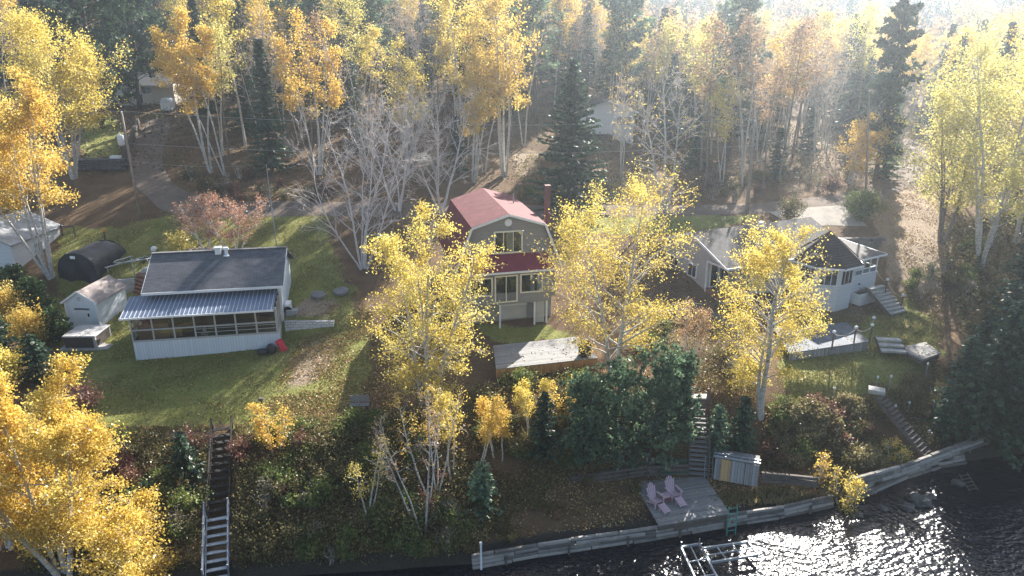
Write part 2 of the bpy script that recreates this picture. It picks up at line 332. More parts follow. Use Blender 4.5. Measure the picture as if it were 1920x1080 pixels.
# ------------------------------------------------------------------ dirt road and gravel, draped on the ground
def dirt_mat(name, c):
    t = NT(name); v = t.co(); n1 = t.noise(v, .5, 5, .7); n3 = t.noise(v, 14, 5, .75)
    col = t.ramp(t.math("ADD", t.math("MULTIPLY", n1, .45), t.math("MULTIPLY", n3, .55)), [(.32, sc3(c, .5)), (.5, c), (.68, sc3(c, 1.35))])
    col = t.mix(t.math("MULTIPLY", t.math("GREATER_THAN", n3, .6), .45), col, (.36, .22, .1))
    return t.pbr(col, .95, t.bump(n3, .7, .05), 0, .1)
def ribbon(name, pts, w, mat, lift=.05):
    P = [Vector((x, y)) for x, y in pts]; path = []
    for i in range(len(P) - 1):
        p0, p1, p2, p3 = P[max(i-1,0)], P[i], P[i+1], P[min(i+2,len(P)-1)]
        n = max(2, int((p2 - p1).length / .6))
        for k in range(n):
            t = k / n
            path.append(.5 * ((2*p1) + (p2-p0)*t + (2*p0-5*p1+4*p2-p3)*t*t + (3*p1-p0-3*p2+p3)*t**3))
    path.append(P[-1]); V = []; m = 8
    for i, p in enumerate(path):
        d = (path[min(i+1,len(path)-1)] - path[max(i-1,0)]).normalized(); nrm = Vector((-d.y, d.x))
        for k in range(m):
            a = (k / (m - 1) - .5) * w * (1 + .3 * (float(_vnoise(i / 5, 3.3 * (k > m / 2), 9)) - .5))
            V.append((p.x + nrm.x * a, p.y + nrm.y * a))
    V = np.array(V); Zr = ZA(V[:, 0], V[:, 1]) + lift - .03 * ((np.arange(len(V)) % m == 0) | (np.arange(len(V)) % m == m - 1))
    F = [(i*m+k, i*m+k+1, (i+1)*m+k+1, (i+1)*m+k) for i in range(len(path) - 1) for k in range(m - 1)]
    return tag(link(name, np_mesh(name, np.column_stack([V, Zr]), F, [mat], smooth=True)), kind="structure")
def gp(pts): return [(G(*p).x, G(*p).y) for p in pts]
DIRT = dirt_mat("packed dirt road", (.19, .15, .12)); GRAV = dirt_mat("pale gravel", (.4, .36, .31))
ribbon("road", gp([(300,222),(285,262),(272,310),(292,350),(345,382),(430,391),(540,391),(640,392),(760,394),(900,396),(1040,397),(1160,396),(1280,394),(1400,391),(1500,384),(1600,372),(1665,352),(1705,320),(1715,290),(1690,262)]), 3.6, DIRT)
ribbon("gravel_yard", gp([(1465,412),(1520,404),(1600,402)]), 5.2, GRAV, .06)
ribbon("footpath", gp([(1290,572),(1340,590),(1400,640),(1420,690)]), .9, DIRT, .06)
# ------------------------------------------------------------------ sun, sky, air
SUN_AZ, SUN_EL = R(23), R(28.7)
wd = bpy.data.worlds.new("World"); SC.world = wd; wd.use_nodes = True
nt = wd.node_tree; bg = nt.nodes["Background"]; sky = nt.nodes.new("ShaderNodeTexSky")
sky.sky_type = "NISHITA"; sky.sun_disc = False; sky.sun_elevation = SUN_EL; sky.sun_rotation = SUN_AZ; sky.altitude = 200; sky.dust_density = 1.5
nt.links.new(sky.outputs[0], bg.inputs[0]); bg.inputs[1].default_value = .062
sl = bpy.data.lights.new("sun", "SUN"); so = bpy.data.objects.new("sun", sl); COL.objects.link(so)
sl.energy = 5.0; sl.angle = R(.5); sl.color = (1, .955, .88)
so.rotation_euler = Vector((-math.sin(SUN_AZ)*math.cos(SUN_EL), -math.cos(SUN_AZ)*math.cos(SUN_EL), -math.sin(SUN_EL))).to_track_quat("-Z", "Y").to_euler()
so.location = (60, 160, 90)
HAZE_D = .00065
hz = NT("haze"); pv = hz.n("ShaderNodeVolumePrincipled"); pv.inputs["Color"].default_value = (.8, .9, 1, 1); pv.inputs["Density"].default_value = HAZE_D; pv.inputs["Anisotropy"].default_value = .73
hz.t.links.new(pv.outputs[0], hz.out.inputs["Volume"])
hb = MB(); hb.box(-950, 950, -650, 1050, -12, 90); tag(hb.build("haze", hz.m), kind="stuff")
SC.view_settings.view_transform = "Standard"; SC.view_settings.look = "None"; SC.view_settings.exposure = 1.9
SC.cycles.use_denoising = True; SC.cycles.denoiser = "OPENIMAGEDENOISE"
SC.cycles.denoising_prefilter = 'ACCURATE'; SC.cycles.max_bounces = 6; SC.cycles.diffuse_bounces = 3; SC.cycles.glossy_bounces = 2; SC.cycles.transmission_bounces = 4; SC.cycles.volume_bounces = 0; SC.cycles.transparent_max_bounces = 8
SC.cycles.sample_clamp_indirect = 4; SC.cycles.caustics_reflective = False; SC.cycles.caustics_refractive = False
# ------------------------------------------------------------------ vegetation generators
def _grow(rng, p, d, L, n, wig, pull):
    pts = [np.array(p, float)]; d = np.array(d, float); d /= np.linalg.norm(d)
    for _ in range(n):
        d = d + rng.normal(0, wig, 3) + np.array([0, 0, pull]); d /= np.linalg.norm(d)
        pts.append(pts[-1] + d * L / n)
    return np.array(pts)
class Wood:
    def __init__(s): s.V = []; s.F = []; s.m = []; s.n = 0
    def tube(s, P, r0, r1, k, mi):
        P = np.asarray(P); N = len(P); rad = np.linspace(r0, r1, N) if np.isscalar(r0) else np.asarray(r0)
        D = np.gradient(P, axis=0); D /= np.linalg.norm(D, axis=1)[:, None] + 1e-9
        ref = np.where(np.abs(D[:, 2:3]) > .9, np.array([[1., 0, 0]]), np.array([[0, 0, 1.]]))
        u = np.cross(D, ref); u /= np.linalg.norm(u, axis=1)[:, None] + 1e-9; w = np.cross(D, u)
        a = np.arange(k) * 2 * np.pi / k
        V = P[:, None, :] + rad[:, None, None] * (u[:, None, :] * np.cos(a)[None, :, None] + w[:, None, :] * np.sin(a)[None, :, None])
        s.V.append(V.reshape(-1, 3)); i = np.arange(N - 1)[:, None] * k; j = np.arange(k)[None, :]
        F = np.stack([i + j, i + (j + 1) % k, i + k + (j + 1) % k, i + k + j], -1).reshape(-1, 4) + s.n
        s.F.append(F); s.m.append(np.full(len(F), mi)); s.n += N * k
    def mesh(s, name, mats): return np_mesh(name, np.concatenate(s.V), np.concatenate(s.F), mats, np.concatenate(s.m), smooth=True)
def leaf_mesh(name, C, size, mat, rng, U_=None, aspect=.65, val=None, flat=0.0):
    C = np.asarray(C); n = len(C)
    u = rng.normal(size=(n, 3)) if U_ is None else np.asarray(U_, float)
    if flat: u[:, 2] *= 1 - flat
    u /= np.linalg.norm(u, axis=1)[:, None] + 1e-9
    v = np.cross(u, rng.normal(size=(n, 3))); v /= np.linalg.norm(v, axis=1)[:, None] + 1e-9
    sz = (np.asarray(size) * rng.uniform(.65, 1.35, n))[:, None]
    w = sz * (aspect if np.isscalar(aspect) else np.asarray(aspect)[:, None])
    V = np.stack([C - u * sz * .5, C + v * w * .5, C + u * sz * .5, C - v * w * .5], 1).reshape(-1, 3)
    F = np.arange(n * 4).reshape(n, 4)
    if val is None: val = np.clip(rng.normal(.5, .2, n), 0, 1)
    return np_mesh(name, V, F, [mat], val=val)
PROF = {"oval": lambda t: np.sin(np.pi * (.16 + .76 * t)) ** .8, "dome": lambda t: np.sin(np.pi * (.3 + .55 * t)) ** .7, "cone": lambda t: (1 - t) ** .7 * .95 + .08, "tall": lambda t: np.sin(np.pi * (.2 + .7 * t)) ** .6}
def birch(seed, H, stems=1, lean=.1, lo=.4, R_=2.5, nb=16, ns=5, nl=6000, ls=.14, r0=.12, prof="oval", mat="yellow", bark="birch", twig="twig", up=.75, spread=.3, wig=.045, azs=None, leans=None, droop=-.05, fork=0.0, fine=False, bare_k=1.0):
    rng = np.random.default_rng(seed); W = Wood(); A = []; WT = []; TV = []
    for s in range(stems):
        az = rng.uniform(0, 6.28) if azs is None else azs[s]; ln = lean * rng.uniform(.6, 1.3) if leans is None else leans[s]
        h = H * (1 if s == 0 else rng.uniform(.78, .99)); base = np.array([math.cos(az), math.sin(az), 0]) * (.16 * (stems > 1)) * rng.uniform(.6, 1.6)
        base[2] = -.3
        P = _grow(rng, base, (math.cos(az) * ln, math.sin(az) * ln, 1), (h + .3) * 1.02, 12, wig, .03 + .05 * fork)
        tt = np.linspace(0, 1, 13); rr = r0 * (1 if s == 0 else rng.uniform(.6, .9)); rad = rr * (1 - tt) ** .85 + .014
        rad[0] *= 1.25
        W.tube(P, rad, None, 7, 0)
        for k in range(nb):
            t = lo + (1 - lo) * (k + rng.uniform(.1, .9)) / nb; q = (t - lo) / (1 - lo)
            i = min(int(t * 12), 11); f = t * 12 - i; p = P[i] * (1 - f) + P[i + 1] * f; rp = np.interp(t, tt, rad)
            L = R_ * float(PROF[prof](q)) * rng.uniform(.65, 1.15) / (1 if stems == 1 else 1.15)
            a = k * 2.4 + rng.uniform(-.5, .5) + s
            if stems > 1 and rng.random() < .5: a = az + rng.normal(0, .9)
            e = up + .5 * q * q
            B = _grow(rng, p, (math.cos(a) * math.cos(e), math.sin(a) * math.cos(e), math.sin(e)), L, 6, .13, droop)
            rb = min(rp * .55, .012 + .018 * L); W.tube(B, rb, .007, 5, 0 if rb > .03 else 1)
            wb = rng.uniform(.25, 1.6); tv = rng.normal(.5, .09) + .1 * (q - .5)
            for j in range(ns):
                u = rng.uniform(.25, 1); x = min(int(u * 6), 5); g = u * 6 - x; bp = B[x] * (1 - g) + B[x + 1] * g
                d = B[min(x + 1, 6)] - B[x]; d /= np.linalg.norm(d); d = d + rng.normal(0, .55, 3); 
                S = _grow(rng, bp, d, L * rng.uniform(.22, .5), 4, .16, droop * .8 + .02)
                W.tube(S, .009 * bare_k, .005 * bare_k, 3, 1)
                A.append(S[1:]); WT.append(np.full(4, wb)); TV.append(np.full(4, tv + rng.normal(0, .06)))
                if fine:
                    for _ in range(4):
                        z0 = S[rng.integers(1, 5)]; T = _grow(rng, z0, d + rng.normal(0, .6, 3), L * rng.uniform(.12, .26), 3, .15, 0)
                        W.tube(T, .006 * bare_k, .004 * bare_k, 3, 1); A.append(T[1:]); WT.append(np.full(3, wb)); TV.append(np.full(3, tv))
            A.append(B[4:]); WT.append(np.full(3, wb)); TV.append(np.full(3, tv))
    A = np.concatenate(A); WT = np.concatenate(WT); TV = np.concatenate(TV)
    tm = W.mesh("birch trunk", [M[bark], M[twig]]); cm = None
    if nl:
        k = rng.choice(len(A), nl, p=WT / WT.sum()); C = A[k] + rng.normal(0, spread, (nl, 3)) * np.array([1, 1, .8])
        val = np.clip(TV[k] + rng.normal(0, .15, nl), 0, 1)
        cm = leaf_mesh("birch crown", C, ls, M[mat], rng, val=val, aspect=.75)
    return tm, cm
def spruce(seed, H, Rm, lo=.06, whorl=.34, nbw=7, step=.2, card=.42, cw=.1, mat="needle", droop=.35, ragged=.3, r0=None, bark="barkdark", pw=.85):
    rng = np.random.default_rng(seed); W = Wood(); C = []; D = []; S = []; VV = []
    r0 = r0 or H * .012
    W.tube(np.array([[0, 0, -.3], [0, 0, H * .5], [.02, .01, H]]), [r0 * 1.2, r0 * .6, .015], None, 7, 0)
    z = H * lo; k = 0
    while z < H - .15:
        t = (z - H * lo) / (H * (1 - lo)); Rz = Rm * (1 - t) ** pw + .12
        for b in range(nbw):
            if rng.random() < .12: continue
            a = k * .7 + b * 2 * np.pi / nbw + rng.uniform(-.35, .35); L = Rz * rng.uniform(1 - ragged, 1.1)
            e = .25 * t - droop * (1 - t) * rng.uniform(.4, 1.2); n = max(2, int(L / step)); u = np.linspace(.12, 1, n)
            dirv = np.array([math.cos(a), math.sin(a), 0]); side = np.array([-math.sin(a), math.cos(a), 0])
            zz = z + np.tan(e) * L * u + .14 * L * u * u + rng.uniform(-.1, .1)
            P = dirv[None] * (L * u)[:, None] + np.array([0, 0, 1])[None] * zz[:, None]
            if L > .5: W.tube(np.vstack([[0, 0, z], P[::max(1, n // 3)], P[-1:]]), .012 + .008 * L, .006, 3, 0)
            tv = rng.normal(.42, .14)
            for sg in (-1, 1):
                C.append(P + side * sg * card * .3 * (1.1 - .5 * u)[:, None] + rng.normal(0, .035, P.shape)); 
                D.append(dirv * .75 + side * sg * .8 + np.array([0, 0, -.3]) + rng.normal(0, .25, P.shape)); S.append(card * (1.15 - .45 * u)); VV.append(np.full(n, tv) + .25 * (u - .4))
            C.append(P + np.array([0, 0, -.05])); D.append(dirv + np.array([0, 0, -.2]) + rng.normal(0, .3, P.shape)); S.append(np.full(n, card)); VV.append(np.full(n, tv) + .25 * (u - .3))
        z += whorl * (1.15 - .5 * t) * rng.uniform(.8, 1.2); k += 1
    C = np.concatenate(C); n = len(C)
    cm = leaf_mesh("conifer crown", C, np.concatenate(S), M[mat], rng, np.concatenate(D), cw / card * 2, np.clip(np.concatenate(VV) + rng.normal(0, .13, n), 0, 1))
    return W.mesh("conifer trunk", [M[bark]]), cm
def pine(seed, H, Rm, lo=.3, nb=34, tufts=16, needles=12, nlen=.3, nw=.045, mat="pineneedle", bark="barkdark", flat=.25, prof="oval", up=.3, r0=None):
    rng = np.random.default_rng(seed); W = Wood(); C = []; D = []; VV = []
    P = _grow(rng, (0, 0, -.3), (rng.normal(0, .03), rng.normal(0, .03), 1), H + .3, 10, .02, .03); tt = np.linspace(0, 1, 11); r0 = r0 or H * .014
    rad = r0 * (1 - tt) ** .8 + .02; W.tube(P, rad, None, 7, 0)
    for k in range(nb):
        t = lo + (1 - lo) * (k + rng.random()) / nb; q = (t - lo) / (1 - lo); i = min(int(t * 10), 9); p = P[i] + (P[i + 1] - P[i]) * (t * 10 - i)
        L = Rm * float(PROF[prof](q)) * rng.uniform(.6, 1.15); a = k * 2.4 + rng.uniform(-.4, .4); e = up * rng.uniform(-.2, 1.2) + .5 * q
        B = _grow(rng, p, (math.cos(a) * math.cos(e), math.sin(a) * math.cos(e), math.sin(e)), L, 6, .08, .05)
        W.tube(B, .015 + .012 * L, .008, 4, 0); tv = rng.normal(.45, .13)
        for j in range(tufts):
            u = rng.uniform(.25, 1) ** .8; x = min(int(u * 6), 5); bp = B[x] + (B[x + 1] - B[x]) * (u * 6 - x)
            c = bp + rng.normal(0, .16 + .17 * L * .5, 3) * np.array([1, 1, flat + .2]); ax = (B[-1] - B[0]) / L
            d = ax * .8 + np.array([0, 0, .45]) + rng.normal(0, .8, (needles, 3)); d /= np.linalg.norm(d, axis=1)[:, None]
            C.append(c + d * nlen * .45); D.append(d); VV.append(np.full(needles, tv + rng.normal(0, .08)) + .12 * (u - .5))
    C = np.concatenate(C); n = len(C)
    cm = leaf_mesh("pine crown", C, nlen, M[mat], rng, np.concatenate(D), nw / nlen * 2, np.clip(np.concatenate(VV) + rng.normal(0, .12, n), 0, 1))
    return W.mesh("pine trunk", [M[bark]]), cm
def shrub(seed, H, Rm, nst=9, nl=1500, ls=.1, mat="brush", bark="stem", spread=.14, tall=.8, sub=5, lo=.25):
    rng = np.random.default_rng(seed); W = Wood(); A = []; TV = []
    for s in range(nst):
        a = s * 2.4; ln = rng.uniform(.1, 1) * Rm / H * 1.1
        P = _grow(rng, (rng.normal(0, Rm * .16), rng.normal(0, Rm * .16), -.15), (math.cos(a) * ln, math.sin(a) * ln, 1), H * rng.uniform(tall, 1.05), 6, .1, .0)
        W.tube(P, .012 + .006 * H, .005, 4, 0); tv = rng.normal(.5, .12)
        for j in range(sub):
            u = rng.uniform(lo, 1); x = min(int(u * 6), 5); q = P[x] + (P[x + 1] - P[x]) * (u * 6 - x)
            S = _grow(rng, q, (rng.normal(0, .7), rng.normal(0, .7), .6), H * rng.uniform(.15, .38), 4, .2, 0); W.tube(S, .007, .004, 3, 0)
            A.append(S); TV.append(np.full(5, tv + rng.normal(0, .06)))
        A.append(P[3:]); TV.append(np.full(4, tv))
    A = np.concatenate(A); TV = np.concatenate(TV); tm = W.mesh("shrub stems", [M[bark]]); cm = None
    if nl:
        k = rng.integers(0, len(A), nl); C = A[k] + rng.normal(0, spread, (nl, 3)); C[:, 2] = np.maximum(C[:, 2], .03)
        cm = leaf_mesh("shrub foliage", C, ls, M[mat], rng, val=np.clip(TV[k] + rng.normal(0, .16, nl), 0, 1), aspect=.75)
    return tm, cm
_nrng = random.Random(5)
def plant(name, meshes, loc, label, cat="tree", group=None, s=1.0, rz=None, sz=None, parts=("trunk", "crown")):
    o = empty(name, loc, _nrng.uniform(0, 6.28) if rz is None else rz, label, cat, group)
    o.scale = (s, s, s if sz is None else sz)
    for nm, me in zip(parts, meshes):
        if me is not None: link(nm, me, o)
    return o
# ------------------------------------------------------------------ building materials
M["bluemetal"] = banded("pale blue ribbed siding", (.62, .7, .78), 0, .2, .12, .72, .5, .06, .5)
M["whitewall"] = pm("white painted board", (.78, .79, .79), .6, .06, 2)
M["clapwhite"] = banded("white clapboard", (.78, .79, .8), 2, .13, .16, .6, .55, .05, .6)
M["claptaupe"] = banded("taupe clapboard", (.28, .27, .265), 2, .14, .12, .72, .6, .08, .5)
M["clapgrey"] = banded("grey clapboard", (.5, .48, .46), 2, .14, .12, .75, .6, .06, .5)
M["trim"] = pm("white trim", (.8, .8, .8), .5, .05, 3, bump=.1)
M["cream"] = pm("cream trim", (.78, .72, .56), .5, .05, 3, bump=.1)
M["greyshingle"] = shingle("grey shingles", (.13, .13, .14))
M["brownshingle"] = shingle("brown grey shingles", (.105, .095, .09), .3)
M["darkshingle"] = banded("dark brown shingle courses", (.075, .055, .05), 2, .17, .25, .5, .85, .25, .8)
M["redshingle"] = shingle("red shingles", (.17, .05, .052), .36, .45, .2)
M["shedshingle"] = shingle("weathered shed shingles", (.3, .255, .235), .25)
M["roofmetal"] = pm("blue grey metal roofing", (.15, .19, .26), .45, .12, 1, .5, .5)
M["rib"] = pm("pale roof ribs", (.5, .53, .58), .4, .05)
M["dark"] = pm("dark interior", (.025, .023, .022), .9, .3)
M["screenwall"] = banded("stained porch wall boards", (.1, .055, .045), 2, .2, .1, .5, .7, .2, .3)
M["ply"] = pm("plywood sheet", (.5, .31, .17), .7, .15, 1.5)
M["greyframe"] = pm("weathered grey frame", (.42, .42, .42), .7, .15, 3)
M["glass"] = None
def glass():
    t = NT("window glass"); a = t.n("ShaderNodeBsdfTransparent"); a.inputs[0].default_value = (.55, .6, .62, 1)
    g = t.n("ShaderNodeBsdfGlossy"); g.inputs["Roughness"].default_value = .03; g.inputs["Color"].default_value = (.85, .9, .95, 1)
    lw = t.n("ShaderNodeLayerWeight"); lw.inputs[0].default_value = .35
    m = t.n("ShaderNodeMixShader"); t.set(m.inputs[0], t.math("ADD", t.math("MULTIPLY", lw.outputs["Fresnel"], .55), .08)); t.set(m.inputs[1], a.outputs[0]); t.set(m.inputs[2], g.outputs[0])
    t.t.links.new(m.outputs[0], t.out.inputs[0]); return t.m
M["glass"] = glass()
M["curtain"] = pm("pale curtain", (.55, .54, .52), .9, .15, 4)
M["concrete"] = pm("stained concrete", (.34, .34, .335), .9, .35, 1.2)
def blocks():
    t = NT("whitewashed concrete block"); tc = t.co(); sp = t.n("ShaderNodeSeparateXYZ"); t.set(sp.inputs[0], tc)
    cb = t.n("ShaderNodeCombineXYZ"); t.set(cb.inputs[0], sp.outputs[0]); t.set(cb.inputs[1], sp.outputs[2])
    b = t.n("ShaderNodeTexBrick", Vector=cb.outputs[0], Scale=1.0); b.inputs["Brick Width"].default_value = .42; b.inputs["Row Height"].default_value = .21; b.inputs["Mortar Size"].default_value = .02
    t.set(b.inputs["Color1"], (.5, .52, .54)); t.set(b.inputs["Color2"], (.62, .64, .66))
    n = t.noise(tc, 1.6, 5, .7); t.set(b.inputs["Mortar"], t.ramp(n, [(.42, (.5, .52, .54)), (.52, (.1, .1, .11))]))
    return t.pbr(t.mix(.3, b.outputs[0], t.ramp(n, [(.3, (.35, .36, .37)), (.7, (.68, .69, .7))])), .9)
M["block"] = blocks()
M["greywood"] = banded("weathered grey planks", (.27, .26, .25), 1, .145, .1, .35, .85, .25, .5)
M["greywoodx"] = banded("weathered grey boards", (.3, .285, .275), 0, .17, .1, .35, .85, .35, .5)
M["oldwood"] = pm("old dark timber", (.12, .1, .085), .9, .4, 3)
M["shadedwood"] = pm("timber darkened as in shade", (.035, .03, .027), .95, .4, 3)  # shade of cottage and bank on the steps, put into the timber colour
M["log"] = pm("sun bleached log", (.27, .245, .22), .9, .45, 2.2, bump=.5, isl=.8)
M["brownwood"] = pm("red brown timber", (.24, .12, .085), .8, .3, 3)
M["honeywood"] = banded("honey brown boards", (.5, .27, .12), 0, .16, .08, .5, .7, .25, .4)
M["neww"] = banded("fresh yellow boards", (.5, .32, .15), 0, .2, .06, .5, .7, .15, .4)
M["black"] = pm("black metal", (.02, .02, .022), .5, .2)
M["tarp"] = None
def tarp():
    t = NT("black tarpaulin"); v = t.co(); n = t.noise(v, 1.4, 5, .6)
    return t.pbr(t.ramp(n, [(.3, (.012, .014, .02)), (.7, (.03, .034, .045))]), .5, t.bump(n, .9, .12), 0, .5)
M["tarp"] = tarp()
M["alu"] = pm("bare aluminium", (.4, .42, .44), .55, .12, 4, .3, .4)
M["galv"] = pm("galvanised steel", (.42, .45, .48), .45, .15, 4, .7, .5)
M["white"] = pm("white plastic", (.82, .83, .84), .4, .04)
M["red"] = pm("red plastic", (.62, .02, .05), .35, .15)
M["pink"] = pm("faded pink plastic", (.56, .4, .45), .6, .12, 5)
M["redpaint"] = pm("red painted wood", (.5, .12, .14), .6, .15)
M["green"] = pm("dark green metal", (.03, .11, .08), .5, .2)
M["teal"] = pm("green painted steel", (.06, .3, .24), .5, .2)
M["orange"] = pm("orange plastic", (.7, .25, .03), .5, .1)
M["vinyl"] = pm("grey spa cover", (.4, .385, .375), .6, .1, 1.5)
M["spa"] = banded("dark brown spa cabinet", (.07, .055, .05), 0, .22, .05, .5, .6, .1, .3)
M["stone"] = pm("pale stone", (.42, .4, .37), .9, .35, 2, bump=.6)
M["slabgrey"] = pm("grey slab stone", (.2, .195, .19), .9, .3, 2, bump=.5)
M["darkstone"] = pm("wet dark rock", (.09, .085, .08), .7, .4, 2, bump=.8)
M["rope"] = pm("pale rope", (.55, .5, .4), .9, .15, 8)
M["polewood"] = pm("weathered pole wood", (.3, .245, .2), .9, .25, 3)
M["wire"] = pm("bare wire", (.4, .4, .38), .8, .1, 1)
M["soil"] = pm("planter soil", (.1, .07, .045), .95, .4, 5)
M["terracotta"] = pm("brown porch boards", (.26, .13, .09), .8, .2)
# ------------------------------------------------------------------ building helpers
def window(parent, cx, y, z0, w, h, rz=0, cols=2, rows=1, fm="trim", fr=.09, label=None, curtains=0, x_off=None, name="window"):
    f = MB()
    f.box(-w/2, w/2, -.06, .02, h - fr, h); f.box(-w/2, w/2, -.075, .02, 0, fr)
    f.box(-w/2, -w/2 + fr, -.057, .02, fr, h - fr); f.box(w/2 - fr, w/2, -.057, .02, fr, h - fr)
    for k in range(1, cols):
        x = -w/2 + w * k / cols; f.box(x - .03, x + .03, -.05, .02, fr, h - fr)
    for k in range(1, rows):
        zz = h * k / rows; f.box(-w/2 + fr, w/2 - fr, -.045, .018, zz - .025, zz + .025)
    o = f.build(name, M[fm], parent, (cx, y, z0)); o.rotation_euler = (0, 0, rz)
    if label: o["label"] = label
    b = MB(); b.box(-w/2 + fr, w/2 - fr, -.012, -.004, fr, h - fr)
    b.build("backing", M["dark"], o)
    if curtains:
        c = MB()
        for a0, a1 in ((-.06, .14), (.24, .44))[:curtains]:
            n = 8
            for k in range(n):
                x0 = w * (a0 + (a1 - a0) * k / n); x1 = w * (a0 + (a1 - a0) * (k + 1) / n)
                c.box(x0, x1, -.024 - .008 * (k % 2), -.014, fr, h - fr)
        c.build("curtain", M["curtain"], o)
    p = MB(); p.add([(-w/2 + fr, -.038, fr), (w/2 - fr, -.038, fr), (w/2 - fr, -.038, h - fr), (-w/2 + fr, -.038, h - fr)], [(0, 1, 2, 3)])
    p.build("pane", M["glass"], o); return o
def stairs(name, label, A, B, width, n, tread="oldwood", stringer="oldwood", rails=(), rail_h=.95, depth=.3, th=.05, rail_mat="greyframe", cat="stairs", closed=False):
    A = Vector(A); B = Vector(B); d = B - A; hz_ = Vector((d.x, d.y, 0)); L = hz_.length; rz = math.atan2(hz_.y, hz_.x) + R(90)
    o = empty(name, A, rz, label, cat)      # local: descends along -y
    H = d.z
    for k in range(n):
        t = (k + .5) / n; s = MB(); s.rbox((0, -L * t, H * t), (width, depth, th))
        if closed: s.rbox((0, -L * t + depth / 2 - .02, H * t - abs(H) / n / 2 - .02), (width - .01, .04, abs(H) / n - .02))
        s.build("step", M[tread], o, bevel=.008)
    for sg in (-1, 1):
        s = MB(); s.beam((sg * (width / 2 + .03), .1, -.06), (sg * (width / 2 + .03), -L - .05, H - .08), .05, .24); s.build("stringer", M[stringer], o)
    for sg in rails:
        s = MB(); x = sg * (width / 2 + .08)
        s.beam((x, 0, rail_h), (x, -L, H + rail_h), .06, .09); s.beam((x, 0, rail_h * .5), (x, -L, H + rail_h * .5), .04, .06); s.build("handrail", M[rail_mat], o)
        for k in range(4):
            t = k / 3; s = MB(); s.box(x - .04, x + .04, -L * t - .04, -L * t + .04, H * t - .3, H * t + rail_h + .12); s.build("rail_post", M[rail_mat], o)
    return o
def world_pt(o, p): return Matrix.LocRotScale(o.location, o.rotation_euler, o.scale) @ Vector(p)
# ------------------------------------------------------------------ pale blue cottage with the screened porch
hA = U(256, 679, 4.35); hB = U(525.5, 657, 4.5)
hrz = math.atan2(hB.y - hA.y, hB.x - hA.x); HW = (hB - hA).length
cot = empty("cottage", (hA.x, hA.y, 4.3), hrz, "pale blue cottage with long screened porch, grey shingle roof and skirt of ribbed siding", "cottage")
b = MB(); b.box(0, HW, 0, 2.3, -.4, 1.62); b.build("porch_skirt", M["bluemetal"], cot)
b = MB(); b.box(.9, HW + .12, 2.31, 8.6, -.4, 4.75); b.prism([(2.31, 4.75), (8.6, 4.75), (5.55, 6.5)], "x", .9, HW + .12); b.build("wall", M["bluemetal"], cot)
b = MB(); b.box(.05, HW - .05, 2.25, 2.305, 1.63, 3.9); b.build("porch_back_wall", M["screenwall"], cot)
b = MB(); b.box(.02, HW - .02, .02, 2.25, 1.62, 1.66); b.build("porch_floor", M["oldwood"], cot)
NB = 7
b = MB()
for k in range(NB + 1):
    x = .05 + (HW - .1) * k / NB; b.box(x - .055, x + .055, -.02, .09, 1.62, 3.55)
b.box(0, HW, -.035, .1, 1.6, 1.72); b.box(0, HW, -.03, .09, 2.45, 2.55); b.box(0, HW, -.03, .1, 3.45, 3.6)
for s in (0, 1):
    for k in range(4):
        y = .7 * k + .05; b.box(-.03 + s * (HW - .04), .07 + s * (HW - .04), y + .06, y + .14, 1.62, 3.6 + .2 * k)
    b.box(-.025 + s * (HW - .05), .06 + s * (HW - .05), .1, 2.25, 2.46, 2.54); b.box(-.028 + s * (HW - .05), .065 + s * (HW - .05), .1, 2.25, 1.6, 1.7)
b.build("porch_frame", M["greyframe"], cot)
for k in range(NB):
    x0 = .11 + (HW - .1) * k / NB; x1 = .05 + (HW - .1) * (k + 1) / NB - .06
    for z0, z1 in ((1.73, 2.44), (2.56, 3.44)):
        p = MB(); p.add([(x0, .03, z0), (x1, .03, z0), (x1, .03, z1), (x0, .03, z1)], [(0, 1, 2, 3)]); p.build("pane", M["glass"], cot)
    if k > 2:
        p = MB(); p.box(x0, x1, .0, .022, 2.02, 2.06); p.box(x0, x1, .0, .022, 2.3, 2.33); p.build("mullion", M["greyframe"], cot)
for k, (x0, x1, z1) in enumerate(((.35, 1.35, 2.75), (1.42, 2.45, 2.8), (2.5, 3.3, 2.45))):
    p = MB(); p.box(x0, x1, .3 + .06 * k, .33 + .06 * k, 1.67, z1)
    tag(p.build("plywood_sheet", M["ply"]), ["orange plywood sheet stored behind the end screens of the blue cottage porch", "orange plywood sheet standing tallest behind the second porch screen of the blue cottage", "short orange plywood sheet behind the third porch screen of the blue cottage"][k], "plywood")
    o_ = bpy.data.objects[-1] if False else None
for o_ in [o for o in COL.objects if o.name.startswith("plywood_sheet")]: o_.location = cot.location; o_.rotation_euler = cot.rotation_euler
# chest and jug on the porch
p = MB(); p.box(-.5, .5, -.3, .3, 0, .8); tag(p.build("porch_chest", M["screenwall"], None, world_pt(cot, (HW - 1.1, 1.2, 1.67)), .03), "brown chest standing inside the porch beside its end post", "chest")
p = MB(); p.smooth = True; p.tube([(0,0,0),(0,0,.1),(0,0,.28),(0,0,.36),(0,0,.46)], [.1,.14,.13,.05,.045], 12); tag(p.build("jug", M["white"], None, world_pt(cot, (4.85, .45, 1.85))), "white jug standing behind the porch screens", "jug")
p = MB(); p.box(-.25, .25, -.2, .2, 0, .18); tag(p.build("jug_stool", M["greyframe"], None, world_pt(cot, (4.85, .45, 1.67)), .02), "low grey stool under the white jug on the porch", "stool")
b = MB(); q = [(-.45, -.45, 3.62), (HW - .1, -.45, 3.62), (HW - .1, 2.3, 4.3), (-.45, 2.3, 4.3)]; b.slab(q, .06, 0)
b.build("porch_roof", M["roofmetal"], cot)
b = MB()
x = -.4
while x < HW - .12:
    b.beam((x, -.46, 3.635), (x, 2.28, 4.313), .03, .03); x += .3
b.build("roof_rib", M["rib"], cot)
